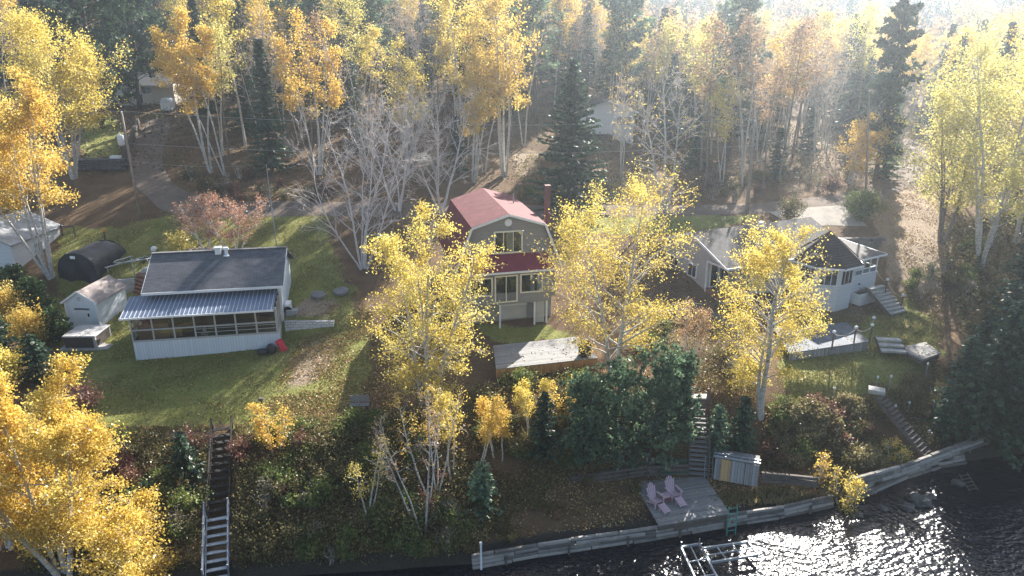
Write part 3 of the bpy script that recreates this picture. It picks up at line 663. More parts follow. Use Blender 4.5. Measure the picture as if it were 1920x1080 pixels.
b = MB(); b.box(-.47, HW - .08, -.5, -.452, 3.5, 3.63); b.build("gutter", M["trim"], cot)
b = MB(); b.slab([(.55, 1.75, 4.7), (HW + .45, 1.75, 4.7), (HW + .45, 5.55, 6.62), (.55, 5.55, 6.62)], .14); b.slab([(.55, 9.2, 4.7), (HW + .45, 9.2, 4.7), (HW + .45, 5.56, 6.62), (.55, 5.56, 6.62)], .14); roof = b.build("roof", M["greyshingle"], cot)
b = MB(); b.box(.53, HW + .47, 1.70, 1.748, 4.5, 4.69); b.beam((.535, 1.8, 4.63), (.535, 5.55, 6.53), .03, .18); b.beam((HW + .465, 1.8, 4.63), (HW + .465, 5.55, 6.53), .03, .18); b.build("fascia", M["trim"], roof)
b = MB(); b.beam((.5, 5.55, 6.63), (HW + .5, 5.55, 6.63), .34, .05); b.build("ridge_cap", M["greyshingle"], roof)
b = MB(); b.cyl((6.05, 5.0, 6.2), .13, .62, 12); b.cyl((6.05, 5.0, 6.82), .24, .16, 12, r2=.2); b.cyl((6.05, 5.0, 6.3), .26, .08, 12, r2=.16); b.build("flue", M["white"], roof)
b = MB(); b.box(5.2, 5.62, 5.1, 5.5, 6.35, 6.85); b.rbox((5.41, 5.3, 6.9), (.56, .54, .12)); b.build("roof_vent", M["white"], roof)
b = MB(); b.box(HW - .02, HW + .18, 2.2, 2.32, -.4, 4.6); b.build("corner_board", M["trim"], cot)
b = MB(); b.box(HW + .2, HW + .62, 3.0, 3.9, 1.75, 2.75, 0); b.box(HW + .14, HW + .66, 2.95, 3.95, 1.6, 1.66, 0); hp = b.build("heat_pump", M["white"], None, None, .02)
hp.location = cot.location; hp.rotation_euler = cot.rotation_euler; tag(hp, "white heat pump unit on the end wall of the blue cottage", "heat pump")
b = MB(); b.cyl((0, 0, 0), .3, .02, 20); g_ = b.build("fan_grille", M["dark"], hp, (HW + .41, 2.99, 2.25)); g_.rotation_euler = (R(90), 0, 0)
s_ = world_pt(cot, (HW + .75, 3.0, 0)); b = MB(); b.box(-.45, .45, -.3, .3, -.3, .28); tag(b.build("concrete_pad", M["concrete"], None, (s_.x, s_.y, Z(s_.x, s_.y) + .05), .02), "pale concrete pad below the heat pump of the blue cottage", "pad")
# whitewashed retaining wall at the end of the cottage
w0 = U(534, 601, 6.25); w1 = U(626, 604, 6.1); d_ = w1 - w0; wl = Vector((d_.x, d_.y, 0)).length
b = MB(); b.prism([(0, -1.9), (wl, -.55), (wl, 0), (0, 0)], "y", -.12, .12)
rw = b.build("block_wall", M["block"], None, (w0.x, w0.y, 6.15)); rw.rotation_euler = (0, 0, math.atan2(d_.y, d_.x)); tag(rw, "whitewashed concrete block retaining wall tapering away beside the blue cottage", "retaining wall")
b = MB(); b.box(-.05, wl + .05, -.15, .15, .0, .06); b.build("coping", M["concrete"], rw)
# things against the porch corner
rk = empty("sled", U(529, 660, 4.6), hrz + R(20), "red plastic sled leaning at the corner of the blue cottage", "sled")
b = MB(); b.smooth = True; b.rbox((0, 0, .52), (.5, .1, 1.0), (R(-28), R(-22), 0)); b.build("hull", M["red"], rk, None, .05)
b = MB(); b.rbox((-.05, -.07, .75), (.34, .07, .28), (R(-28), R(-22), 0)); b.rbox((.09, .02, .36), (.34, .07, .28), (R(-28), R(-22), 0)); b.build("seat_well", M["red"], rk, None, .04)
def bag(px, py, sx, sy, sz, label, cat="bag", mat="tarp"):
    rng = np.random.default_rng(px); t = MB(); t.smooth = True; n, m = 12, 8; vs = []
    for i in range(m + 1):
        th = math.pi * i / m
        for k in range(n):
            a = 2 * math.pi * k / n; rr = math.sin(th) ** .7 * (1 + rng.uniform(-.12, .12)); vs.append((sx * rr * math.cos(a), sy * rr * math.sin(a), sz * .5 * (1 - math.cos(th) * .98)))
    t.add(vs, [(i*n+k, i*n+(k+1)%n, (i+1)*n+(k+1)%n, (i+1)*n+k) for i in range(m) for k in range(n)])
    p = U(px, py, 4.45); o = t.build("storage_bag", M[mat], None, (p.x, p.y, Z(p.x, p.y) - .05)); return tag(o, label, cat)
bag(511, 668, .36, .3, .85, "tall black bag standing between the red sled and the smaller bag", mat="tarp")
bag(494, 669, .42, .3, .5, "low black bag slumped against the ribbed skirt of the blue cottage")
# ------------------------------------------------------------------ garden shed
s0 = U(130, 612, 4.85); s1 = U(186, 615, 4.85); srz = math.atan2(s1.y - s0.y, s1.x - s0.x) + R(4); SW, SD = 2.55, 4.0
sh = empty("garden_shed", (s0.x, s0.y, 4.8), srz, "small white gabled garden shed with grey shingle roof behind the hot tub", "shed")
b = MB(); b.prism([(0, -.3), (SW, -.3), (SW, 2.15), (SW/2, 2.95), (0, 2.15)], "y", 0, SD); b.build("wall", banded("white shed boards", (.7, .74, .78), 0, .2, .07, .7, .6, .05, .4), sh)
b = MB(); b.slab([(-.18, -.14, 2.08), (-.18, SD + .14, 2.08), (SW/2, SD + .14, 3.06), (SW/2, -.14, 3.06)], .08); b.slab([(SW + .18, -.14, 2.08), (SW + .18, SD + .14, 2.08), (SW/2 + .004, SD + .14, 3.06), (SW/2 + .004, -.14, 3.06)], .08); rf = b.build("roof", M["shedshingle"], sh)
b = MB(); b.beam((-.2, -.16, 2.05), (SW/2, -.16, 3.03), .03, .14); b.beam((SW + .2, -.16, 2.05), (SW/2, -.16, 3.03), .034, .14); b.box(-.02, .1, -.03, .05, -.2, 2.12); b.box(SW - .1, SW + .02, -.03, .05, -.2, 2.12); b.build("trim", M["trim"], sh)
b = MB(); b.box(SW/2 - .22, SW/2 + .22, -.05, .0, 2.2, 2.62); v_ = b.build("gable_vent", M["trim"], sh)
b = MB()
for k in range(5): b.rbox((SW/2, -.055, 2.27 + .07 * k), (.34, .02, .05), (R(30), 0, 0))
b.build("louvre", M["greyframe"], v_)
b = MB(); b.box(.75, 1.95, -.045, 0, 1.5, 1.62); b.build("sign_board", M["oldwood"], sh)
b = MB(); b.box(.55, 1.95, -.022, 0, -.1, 1.42); dr = b.build("door", M["whitewall"], sh); b = MB(); b.box(1.78, 1.88, -.09, -.02, .95, 1.2); b.build("handle", M["dark"], dr)
# hot tub on a slab
t0 = U(150, 655, 4.6); ta = srz + R(5)
sl_ = MB(); sl_.box(-1.5, 2.1, -1.35, 1.6, -.4, .06); tag(sl_.build("concrete_slab", M["stone"], None, (t0.x, t0.y + 1.2, 4.6)), "pale concrete slab under the covered hot tub", "slab").rotation_euler = (0, 0, ta)
ht = empty("hot_tub", (t0.x, t0.y + 1.2, 4.66), ta, "square brown hot tub with folded grey cover in front of the garden shed", "hot tub")
b = MB(); b.box(-1.15, 1.15, -1.1, 1.1, 0, .85); b.build("cabinet", M["spa"], ht, None, .06)
for sg in (-1, 1):
    b = MB(); b.box(-1.22 if sg < 0 else .012, -.012 if sg < 0 else 1.22, -1.17, 1.17, .855, .98); b.build("cover", M["vinyl"], ht, None, .04)
for y in (-1.12, .95):
    b = MB(); b.box(1.0, 1.17, y, y + .17, .02, .84); b.build("corner_panel", M["vinyl"], ht)
# black storage tent
g0 = U(147, 522, 6.5)
te = empty("storage_tent", (g0.x, g0.y, Z(g0.x, g0.y)), srz - R(2), "black arched tarpaulin storage tent with white tag over its door", "storage tent")
b = MB(); b.smooth = True; arc = []
for k in range(13):
    a = math.pi * k / 12; arc.append((1.75 * math.cos(a) * (1 if abs(math.cos(a)) < .9 else 1.0), 1.2 + 1.5 * math.sin(a) ** .9 if 0 < k < 12 else 1.2))
prof = [(1.78, -.2)] + arc + [(-1.78, -.2)]; n = len(prof)
vs = []
for j in range(7):
    y = 4.6 * j / 6; sag = .1 * math.sin(math.pi * (j % 2) / 1.0 + j * 1.3)
    vs += [(x * (1 + .02 * math.sin(j * 2 + k)), y, z - (sag if 3 < k < n - 4 else 0) + .03 * math.sin(3 * k + 2 * j)) for k, (x, z) in enumerate(prof)]
b.add(vs, [(j*n+k, j*n+k+1, (j+1)*n+k+1, (j+1)*n+k) for j in range(6) for k in range(n - 1)]); c_o = b.build("cover", M["tarp"], te)
for y, sg in ((.06, 1), (4.5, -1)):
    b = MB(); b.smooth = True; cols, rows = 14, 8; vs = []
    for i in range(rows + 1):
        for k in range(cols + 1):
            x = 1.74 * (2 * k / cols - 1); top = 1.2 + 1.48 * math.sqrt(max(0, 1 - (x / 1.75) ** 2)) ** .9; z = -.2 + (top + .2) * i / rows
            vs.append((x, y + sg * (.12 * math.sin(x * 3.1 + i * .5) * (1 - i / rows) + .25 * max(0, .5 - abs(x + .3)) * (1 - i / rows)), z))
    b.add(vs, [(i*(cols+1)+k, i*(cols+1)+k+1, (i+1)*(cols+1)+k+1, (i+1)*(cols+1)+k) for i in range(rows) for k in range(cols)]); b.build("end_flap", M["tarp"], te)
b = MB(); b.box(-.35, .1, -.06, -.03, 2.2, 2.45); b.build("tag", M["white"], te)
# boat trailer with a covered outboard
r0_ = U(218, 512, 6.55)
tr = empty("boat_trailer", (r0_.x, r0_.y, Z(r0_.x, r0_.y)), srz - R(28), "bare steel boat trailer with hooped frame and outboard motor beside the black tent", "trailer")
b = MB(); hoop = [(1.0 * math.sin(a) * (1 - .25 * (math.cos(a) > 0)), 1.9 * math.cos(a) * -1 + 1.9, .62 + .12 * math.cos(a)) for a in [2 * math.pi * k / 24 for k in range(25)]]
b.tube(hoop, .05, 6); b.tube([(0, -.9, .5), (0, 3.8, .55)], .06, 6)
for y in (1.0, 1.9, 2.9): b.tube([(-.85, y, .6), (.85, y, .6)], .04, 6)
b.build("frame", M["galv"], tr)
for sg in (-1, 1):
    b = MB(); b.smooth = True; b.tube([(sg * .92, 2.3, .3), (sg * 1.1, 2.3, .3)], .3, 14); wv = b.build("wheel", M["black"], tr); b = MB(); b.tube([(sg * .91, 2.3, .3), (sg * 1.115, 2.3, .3)], .15, 12); b.build("rim", M["galv"], wv)
b = MB(); b.tube([(0, -.7, .5), (0, -.7, 0)], .045, 6); b.build("jockey_stand", M["galv"], tr)
b = MB(); b.smooth = True; b.tube([(0, 3.8, .1), (0, 3.85, .55), (0, 3.85, .85)], [.06, .09, .1], 10); ob = b.build("outboard_leg", M["black"], tr)
b = MB(); b.smooth = True; b.tube([(0, 3.85, .8), (0, 3.85, .95), (0, 3.9, 1.2), (0, 3.92, 1.32)], [.14, .26, .25, .1], 12); b.build("engine_cowl", M["white"], ob)
# low concrete wall and timber steps behind the shed
c0 = U(196, 526, 6.6); c1 = U(252, 522, 6.6); d_ = c1 - c0
b = MB(); b.box(-.6, d_.length, -.15, .15, -1.9, 0); o = b.build("concrete_wall", M["concrete"], None, (c0.x, c0.y, 6.6)); o.rotation_euler = (0, 0, math.atan2(d_.y, d_.x)); tag(o, "stained grey concrete retaining wall between the shed and timber steps", "retaining wall")
p1 = U(253, 522, 6.5); b = MB(); b.tube([(0, 0, -1), (0, 0, 1.7)], .045, 8); b.cyl((0, 0, 1.7), .07, .05, 8); tag(b.build("fence_post", M["galv"], None, (p1.x, p1.y, 6.5)), "thin steel post at the end of the stained concrete wall", "post")
st = stairs("timber_steps", "red brown timber steps climbing beside the roof of the blue cottage", U(271, 513, 7.1), U(263, 556, 5.2), 1.7, 6, "brownwood", "brownwood", (), depth=.45, th=.22, closed=False)
pk = U(276, 507, 7.2); b = MB(); b.box(-.5, .5, -.35, .35, 0, .2); b.box(-.3, .35, -.2, .5, .21, .4); tag(b.build("stone_block", M["stone"], None, (pk.x, pk.y, 7.05), .04), "pale stone blocks piled at the top of the timber steps", "stone")
fh = U(198, 452, 8.2); fh.z = Z(fh.x, fh.y); b = MB(); b.box(-.06, .06, -.06, .06, -.2, 1.0); fo = b.build("marker_post", M["oldwood"], None, fh); b = MB(); b.smooth = True; b.tube([(0,0,1.0),(0,0,1.06),(0,0,1.24),(0,0,1.3)], [.06,.12,.12,.05], 10); b.build("lamp_cap", M["orange"], fo); tag(fo, "short dark post with orange cap on the shaded lawn", "post")
# white garage cut by the frame
gg = U(-8, 500, 7.2)
ga = empty("garage", (gg.x - 3.2, gg.y, 6.9), srz, "white garage with grey roof behind the green cedar hedge", "garage")
b = MB(); b.prism([(-1.5, -2), (5.2, -2), (5.2, 2.5), (1.85, 3.9), (-1.5, 2.5)], "y", 0, 6.5); b.build("wall", M["clapwhite"], ga)
b = MB(); b.slab([(5.5, -.3, 2.42), (5.5, 6.8, 2.42), (1.85, 6.8, 4.02), (1.85, -.3, 4.02)], .12); b.slab([(-1.8, -.3, 2.42), (-1.8, 6.8, 2.42), (1.845, 6.8, 4.02), (1.845, -.3, 4.02)], .12); b.build("roof", shingle("pale garage shingles", (.36, .37, .38), .2), ga)
window(ga, 5.205, 3.2, .8, 1.2, 1.0, R(90), 2)
# flat round stones on the lawn, fire pit
for px, py, r, lb in ((597, 556, .6, "flat round stone slab tilted on the sunlit lawn behind the block wall"), (640, 549, .65, "flat round stone slab lying in shade beneath the bare tree")):
    p = G(px, py); b = MB(); b.smooth = False; b.tube([(0,0,-.1),(0,0,.1),(0,0,.24),(0,0,.27)], [r*.85, r, r*.97, r*.8], 14); o = b.build("stone_slab", M["slabgrey"], None, p); o.rotation_euler = (R(7), R(4), px); tag(o, lb, "stone")
# heap of split stone and firewood behind the roof
rng_ = random.Random(3); p = G(372, 478)
fw = MB()
for k in range(90):
    a = rng_.uniform(0, 6.28); rr = rng_.uniform(0, 1) ** .5 * 1.9; fw.rbox((rr * math.cos(a) * 1.4, rr * math.sin(a) * .6, .15 + (1 - rr / 2) * .7 * rng_.random()), (rng_.uniform(.25, .5), rng_.uniform(.14, .3), rng_.uniform(.12, .25)), (rng_.uniform(-.5, .5), rng_.uniform(-.5, .5), rng_.uniform(0, 3)), k % 2)
tag(fw.build("firewood_heap", [M["stone"], M["brownwood"]], None, p), "loose heap of split firewood and rubble behind the cottage ridge", "firewood")
# ------------------------------------------------------------------ red roofed gambrel house
HX, HY, HZ = -3.9, 50.5, 5.95
gh = empty("gambrel_house", (HX, HY, HZ), R(13.5), "taupe gambrel house with red shingle roof and red pent roof over glass doors", "house")
W_, D_ = 7.45, 9.3; prof = [(0, 1.75), (W_, 1.75), (W_, 5.0), (W_ - 1.05, 7.5), (W_/2, 8.3), (1.05, 7.5), (0, 5.0)]
b = MB(); b.prism(prof, "y", 0, D_); b.build("wall", M["claptaupe"], gh)
b = MB(); b.box(.3, 6.7, -.85, -.003, 1.7, 4.35); b.prism([(-.85, 4.35), (-.003, 4.35), (-.003, 5.0)], "x", .3, 6.7); b.build("bay_wall", M["claptaupe"], gh)
b = MB(); b.box(.25, W_ - .25, .25, D_ - .2, -.6, 1.74); b.build("basement_wall", pm("grey basement wall", (.3, .29, .275), .9, .2), gh)
def gslab(a, c, over, th=.12):
    return [(a[0], -over, a[1]), (a[0], D_ + .3, a[1]), (c[0], D_ + .3, c[1]), (c[0], -over, c[1])]
b = MB(); b.slab(gslab((-.32, 4.35), (.98, 7.6), .28), .1); b.slab(gslab((W_ + .32, 4.35), (W_ - .98, 7.6), .28), .1); lr = b.build("lower_roof", pm("dark red metal roofing", (.2, .035, .045), .5, .2, 1.5), gh)
b = MB(); b.slab(gslab((.93, 7.6), (W_/2, 8.47), .3), .1); b.slab(gslab((W_ - .93, 7.6), (W_/2 + .004, 8.47), .3), .1); b.build("upper_roof", M["redshingle"], gh)
b = MB()
for a, c in (((-.34, 4.25), (.95, 7.5)), ((.95, 7.5), (W_/2, 8.37)), ((W_ + .34, 4.25), (W_ - .95, 7.5)), ((W_ - .95, 7.5), (W_/2, 8.37))): b.beam((a[0], -.31, a[1]), (c[0], -.31, c[1]), .05, .17)
b.build("bargeboard", M["trim"], gh)
b = MB(); b.slab([(.0, -1.15, 4.3), (7.0, -1.15, 4.3), (6.75, .0, 5.35), (.25, .0, 5.35)], .08); pr = b.build("pent_roof", pm("wine red metal roofing", (.22, .03, .045), .45, .15, 1.5), gh)
b = MB(); b.box(-.02, 7.02, -1.2, -1.15, 4.18, 4.32); b.build("gutter", M["trim"], pr)
b = MB(); b.tube([(0, 0, 0), (0, -.07, 0)], [.3, .27], 8); ov = b.build("gable_vent", M["white"], gh, (W_/2, -.02, 7.75))
window(gh, 3.72, -.02, 5.42, 2.2, 1.72, 0, 3, 1, "cream", .11, "three pane upper window with cream surround", 1)
window(gh, 1.45, -.87, 2.45, 1.75, 1.45, 0, 1, 1, "cream", .1)
window(gh, 5.3, -.87, 2.5, 1.75, 1.5, 0, 1, 1, "cream", .1, None, 2)
window(gh, 3.35, -.87, 1.86, 1.75, 2.12, 0, 2, 1, "cream", .1, "sliding glass door with cream surround", name="sliding_door")
for k, x in enumerate((.5, 2.9, 5.6, 6.55)):
    b = MB(); b.box(x - .06, x + .06, -.8, -.68, -.5, 1.69); b.build("post", M["whitewall"], gh)
b = MB(); b.box(3.05, 5.2, .16, .245, .1, 1.15); bd = b.build("basement_door", pm("dull white door panel", (.5, .49, .47), .6, .1), gh); b = MB(); b.box(3.0, 5.25, .15, .243, 1.16, 1.3); b.build("door_head", M["whitewall"], bd)
b = MB(); b.box(5.75, 6.4, -.6, -.5, -.1, 1.66); b.build("lattice_panel", M["clapgrey"], gh)
b = MB(); b.box(W_ + .34, W_ + .72, 4.2, 4.6, -.5, 9.35, 0); b.box(W_ + .3, W_ + .76, 4.16, 4.64, 9.36, 9.5); b.build("chimney", pm("brown metal chimney", (.17, .085, .075), .5, .2), gh)
b = MB(); b.tube([(W_ - 2, 5.5, 7.9), (W_ - 2, 5.5, 8.7)], .05, 8); b.build("vent_pipe", M["galv"], gh)
window(gh, -.02, 3.2, 2.3, 1.2, 1.3, R(-90), 2, 1, "trim")
# timber deck in front of it, with a covered grill
ZD = 5.95
dq = [U(930, 692, ZD), U(1121, 671, ZD), U(1083, 631, ZD), U(925, 648, ZD)]; do = dq[0]; dang = math.atan2(dq[1].y - dq[0].y, dq[1].x - dq[0].x)
dk = empty("timber_deck", do, dang, "low grey plank deck with honey brown skirt below the red roofed house", "deck")
Ri = Matrix.Rotation(-dang, 3, "Z"); lq = [Ri @ (Vector(p) - do) for p in dq]
b = MB(); b.slab([(p.x, p.y, 0) for p in lq], .05); b.build("deck_boards", M["greywood"], dk)
b = MB(); L_ = (dq[1] - dq[0]).length; b.box(0.02, L_ - .02, .03, .09, -.72, -.051); b.beam(lq[1] + Vector((-.05, 0, -.38)), lq[2] + Vector((-.05, -.05, -.38)), .06, .66); b.build("skirt", M["honeywood"], dk)
for k in range(4):
    b = MB(); b.box(.3 + k * (L_ - .6) / 3 - .07, .3 + k * (L_ - .6) / 3 + .07, .3, .44, -1.4, -.06); b.build("post", M["oldwood"], dk)
gp_ = U(1096, 667, ZD); gr = empty("covered_grill", gp_, R(15), "barbecue under fitted black cover standing on the timber deck", "barbecue")
b = MB(); vs = []
for z, sx, sy in ((0, .36, .3), (.75, .36, .31), (1.0, .33, .28), (1.22, .2, .16)): vs += [(-sx, -sy, z), (sx, -sy, z), (sx, sy, z), (-sx, sy, z)]
b.add(vs, [(i*4+k, i*4+(k+1)%4, (i+1)*4+(k+1)%4, (i+1)*4+k) for i in range(3) for k in range(4)] + [(12, 13, 14, 15), (3, 2, 1, 0)]); b.build("cover", pm("black grill cover", (.035, .03, .032), .7, .3, 3), gr, None, .05)
b = MB(); b.box(-.2, .2, -.33, -.3, .3, .36); b.build("strap", M["dark"], gr)
# ------------------------------------------------------------------ long grey house with porch (right)
RA = R(24); er = Vector((17.4, 55.7)); ax = Vector((math.cos(RA), math.sin(RA))); bk = Vector((-math.sin(RA), math.cos(RA)))
lh = empty("bungalow", (er.x, er.y, 5.6), RA, "long low grey bungalow with brown shingle roof and recessed corner porch", "house")
LL, LD = 13.2, 9.0
gab = [(0, 3.35), (LD, 3.35), (LD/2, 5.0)]
b = MB(); b.box(0.04, LL, 2.2, LD, -.8, 3.34); b.box(2.6, LL - .01, .35, 2.195, -.8, 3.34); b.prism(gab, "x", .0, LL); b.build("wall", M["clapgrey"], lh)
b = MB(); b.slab([(-.3, -.45, 3.3), (LL + .2, -.45, 3.3), (LL + .2, LD/2, 5.18), (-.3, LD/2, 5.18)], .12); b.slab([(-.3, LD + .45, 3.3), (LL + .2, LD + .45, 3.3), (LL + .2, LD/2 + .004, 5.18), (-.3, LD/2 + .004, 5.18)], .12); rf = b.build("roof", M["brownshingle"], lh)
b = MB(); b.beam((-.32, -.42, 3.24), (-.32, LD/2, 5.1), .04, .2); b.beam((-.32, LD + .42, 3.24), (-.32, LD/2, 5.1), .04, .2); b.box(-.3, LL, -.5, -.452, 3.14, 3.31); b.build("fascia", M["trim"], rf)
b = MB(); b.cyl((7.0, 4.0, 4.8), .16, .5, 12); b.cyl((7.0, 4.0, 5.3), .28, .18, 12, r2=.2); b.build("roof_vent", M["white"], rf)
b = MB(); b.box(-.03, 2.6, -.1, 2.19, .3, .82); b.build("porch_floor", M["terracotta"], lh)
b = MB(); b.box(.02, 2.55, -.02, 2.0, -.9, .29); b.build("porch_base", M["block"], lh)
b = MB()
for x, y in ((.0, .0), (2.5, .0)): b.box(x - .035, x + .035, y - .035, y + .035, .82, 3.34)
b.build("porch_post", M["black"], lh)
b = MB()
for (xa, ya), (xb, yb) in (((0, 0), (2.5, 0)), ((0, 0), (0, 1.5))):
    for z in (1.0, 1.72): b.beam((xa, ya, z), (xb, yb, z), .045, .05)
    n = 14 if xb else 9
    for k in range(n): b.box(xa + (xb - xa) * k / n - .012, xa + (xb - xa) * k / n + .012, ya + (yb - ya) * k / n - .012, ya + (yb - ya) * k / n + .012, 1.0, 1.72)
b.build("railing", M["black"], lh)
b = MB(); b.box(-.06, .03, 2.2, 2.34, .3, 3.1); b.beam((-.03, -.02, 3.18), (-.03, 2.3, 3.18), .07, .2); b.build("porch_trim", M["trim"], lh)
window(lh, 1.75, 2.18, 1.35, 1.1, 1.2, 0, 2, 1, "trim"); window(lh, .7, 2.18, .83, .85, 2.1, 0, 1, 1, "trim", name="door")
for x in (4.4, 7.2, 10.0): window(lh, x, .33, 1.2, 1.5, 1.25, 0, 2, 1, "trim")
for y in (4.2, 6.8): window(lh, .02, y, 1.2, 1.2, 1.2, R(-90), 2, 1, "trim")
# ------------------------------------------------------------------ white gazebo wing with sunroom
gc = Vector((26.6, 58.2)); GA = R(30)
gz = empty("gazebo_wing", (gc.x, gc.y, 5.2), GA, "white clapboard wing with dark octagonal gazebo roof and glazed sunroom", "house")
def octa(r, off=22.5): return [(r * math.cos(R(off + 45 * k)), r * math.sin(R(off + 45 * k))) for k in range(8)]
b = MB(); b.prism(octa(2.3), "z", -.9, 3.62); b.build("wall", M["clapwhite"], gz)
b = MB(); o8 = octa(3.0); ap = (0, 0, 6.05); b.add([(x, y, 3.6) for x, y in o8] + [ap], [(k, (k + 1) % 8, 8) for k in range(8)] + [tuple(range(8))[::-1]]); rf = b.build("gazebo_roof", M["darkshingle"], gz)
b = MB()
for k in range(8): b.beam((*o8[k], 3.63), (0, 0, 6.09), .12, .05)
b.build("hip_cap", M["darkshingle"], rf)
b = MB()
for k in range(8): b.beam((*octa(2.99)[k], 3.56), (*octa(2.99)[(k + 1) % 8], 3.56), .05, .16)
b.build("fascia", M["trim"], rf)
ri = 2.3 * math.cos(R(22.5)) + .015
for k in (5, 6, 7, 4):
    a = R(45 * k); window(gz, ri * math.cos(a), ri * math.sin(a), 1.95, 1.5, 1.45, a + R(90), 3, 1, "trim", .08)
b = MB(); b.box(1.2, 5.3, -1.35, 3.4, -.9, 2.05); b.build("sunroom_base", M["clapwhite"], gz)
b = MB()
for x in (2.3, 3.3, 4.25, 5.2): b.box(x - .05, x + .05, -1.34, -1.24, 2.05, 3.55)
for y in (-.2, 1.0, 2.2, 3.3): b.box(5.2, 5.3, y - .05, y + .05, 2.05, 3.55)
b.box(2.2, 5.31, -1.36, -1.22, 3.44, 3.62); b.box(2.2, 5.29, -1.335, -1.23, 2.52, 2.6); b.box(5.19, 5.32, -1.2, 3.35, 3.44, 3.62); b.box(5.21, 5.29, -1.2, 3.35, 2.52, 2.6); b.box(1.9, 5.34, -1.4, -1.3, 2.02, 2.12); b.build("sunroom_frame", M["trim"], gz)
for k, (x0, x1) in enumerate(((2.3, 3.3), (3.3, 4.25), (4.25, 5.2))):
    for z0, z1, m in ((2.6, 3.44, "glass"), (2.12, 2.52, "tint")):
        if m == "tint" and "tint" not in M: M["tint"] = pm("blue grey panel", (.16, .18, .22), .4, .1)
        p = MB(); p.add([(x0 + .05, -1.29, z0), (x1 - .05, -1.29, z0), (x1 - .05, -1.29, z1), (x0 + .05, -1.29, z1)], [(0, 1, 2, 3)]); p.build("pane" if m == "glass" else "panel", M[m], gz)
b = MB(); b.box(1.9, 5.15, 3.25, 3.35, 2.06, 3.5); b.box(2.0, 5.1, -1.0, 3.2, 2.06, 2.1); b.build("sunroom_back", M["screenwall"], gz)
b = MB(); b.slab([(1.5, -1.7, 3.66), (5.75, -1.7, 3.66), (5.75, 3.7, 4.0), (-.4, 3.7, 4.1), (.9, .6, 3.9)], .12); sr = b.build("sunroom_roof", M["brownshingle"], gz)
b = MB(); b.beam((2.4, -1.73, 3.6), (5.78, -1.73, 3.6), .05, .15); b.beam((5.78, -1.7, 3.6), (5.78, 3.7, 3.94), .05, .15); b.build("fascia", M["trim"], sr)
b = MB(); b.box(2.9, 3.1, -1.45, -1.36, 1.25, 1.35); b.build("wall_lamp", M["black"], gz)
_p = world_pt(gz, (3.1, -2.1, 0)); pl = empty("planter_box", (_p.x, _p.y, Z(_p.x, _p.y) - .08), GA, "white clapboard planter box with dry plants under the sunroom", "planter")
b = MB(); b.box(-1.5, 1.6, -.55, -.47, 0, .95); b.box(-1.5, 1.6, .47, .55, 0, .95); b.box(-1.5, -1.42, -.469, .469, 0, .949); b.box(1.52, 1.6, -.469, .469, 0, .949); b.build("wall", M["clapwhite"], pl)
b = MB(); b.box(-1.41, 1.51, -.468, .468, .2, .75); b.build("soil", M["soil"], pl)
b = MB(); b.beam((-1.54, -.52, .97), (1.64, -.52, .97), .14, .04); b.beam((-1.54, .52, .97), (1.64, .52, .97), .14, .04); b.build("rim", M["trim"], pl)
tm, cm = shrub(77, .5, .5, 12, 500, .09, "brush"); tag(plant("dry_plant", (tm, cm), world_pt(pl, (-.5, 0, .72)), "dry brown plant growing in the white planter box under the dark roofed wing", "plant", parts=("stem", "foliage")))
# garden stone wall behind
g0 = U(1548, 447, 8.6); g1 = U(1646, 452, 8.3); d_ = g1 - g0
b = MB(); rr = random.Random(8)
Lw = d_.length
for row in range(6):
    x = 0
    while x < Lw:
        l = rr.uniform(.5, 1.1); b.rbox((x + l / 2, rr.uniform(-.05, .05), -1.6 + row * .3), (l - .03, .5, .28), (0, rr.uniform(-.03, .03), rr.uniform(-.05, .05))); x += l
o = b.build("stone_wall", pm("dark garden stone", (.16, .14, .125), .95, .4, 1.5), None, g0, .03); o.rotation_euler = (0, 0, math.atan2(d_.y, d_.x)); tag(o, "dark dry stone retaining wall behind the white sunroom", "stone wall")
# steps, deck, platform on the right lawn
stairs("garden_steps", "broad timber steps beside the white planter box with rope rail", U(1640, 536, 6.6), U(1684, 588, 4.95), 1.9, 8, "stone", "oldwood", (), depth=.4, th=.14, closed=True)
stairs("short_steps", "three timber steps beside the grey deck on the lawn", U(1664, 632, 5.35), U(1676, 663, 4.75), 1.7, 3, "stone", "oldwood", (), depth=.5, th=.16, closed=True)
def rope_post(pt, h, label, cap="white", r=.06, mat="oldwood"):
    o = empty("lamp_post", (pt.x, pt.y, pt.z), 0, label, "lamp post"); b = MB(); b.tube([(0, 0, -.25), (0, 0, h)], r, 8); b.build("post", M[mat], o)
    b = MB(); b.smooth = True; b.tube([(0, 0, h), (0, 0, h + .05), (0, 0, h + .16), (0, 0, h + .22)], [r * 1.1, r * 2.1, r * 2.1, r * .5], 10); b.build("lamp", M[cap], o); return Vector((pt.x, pt.y, pt.z + h - .05))
def rope(a, c, sag, label, cat="rope"):
    b = MB(); b.tube([a.lerp(c, t) + Vector((0, 0, -sag * 4 * t * (1 - t))) for t in [k / 12 for k in range(13)]], .028, 5); return tag(b.build("rope", M["rope"], None), label, cat)
q0 = rope_post(U(1660, 547, 6.2), 1.0, "wooden rope post midway up the broad garden steps"); q1 = rope_post(U(1689, 579, 5.1), 1.1, "wooden rope post at the foot of the broad garden steps")
rope(q0, q1, .3, "pale rope hung between the two posts of the broad garden steps"); rope(world_pt(gz, (5.35, -1.35, 2.0)), q0, .2, "pale rope from the sunroom corner to the first step post")
dz = 5.35; fq = [U(1480, 662, dz), U(1630, 640, dz), U(1588, 604, dz), U(1450, 615, dz)]; fo_ = fq[0]; fa = math.atan2(fq[1].y - fq[0].y, fq[1].x - fq[0].x); Ri = Matrix.Rotation(-fa, 3, "Z"); lq = [Ri @ (Vector(p) - fo_) for p in fq]
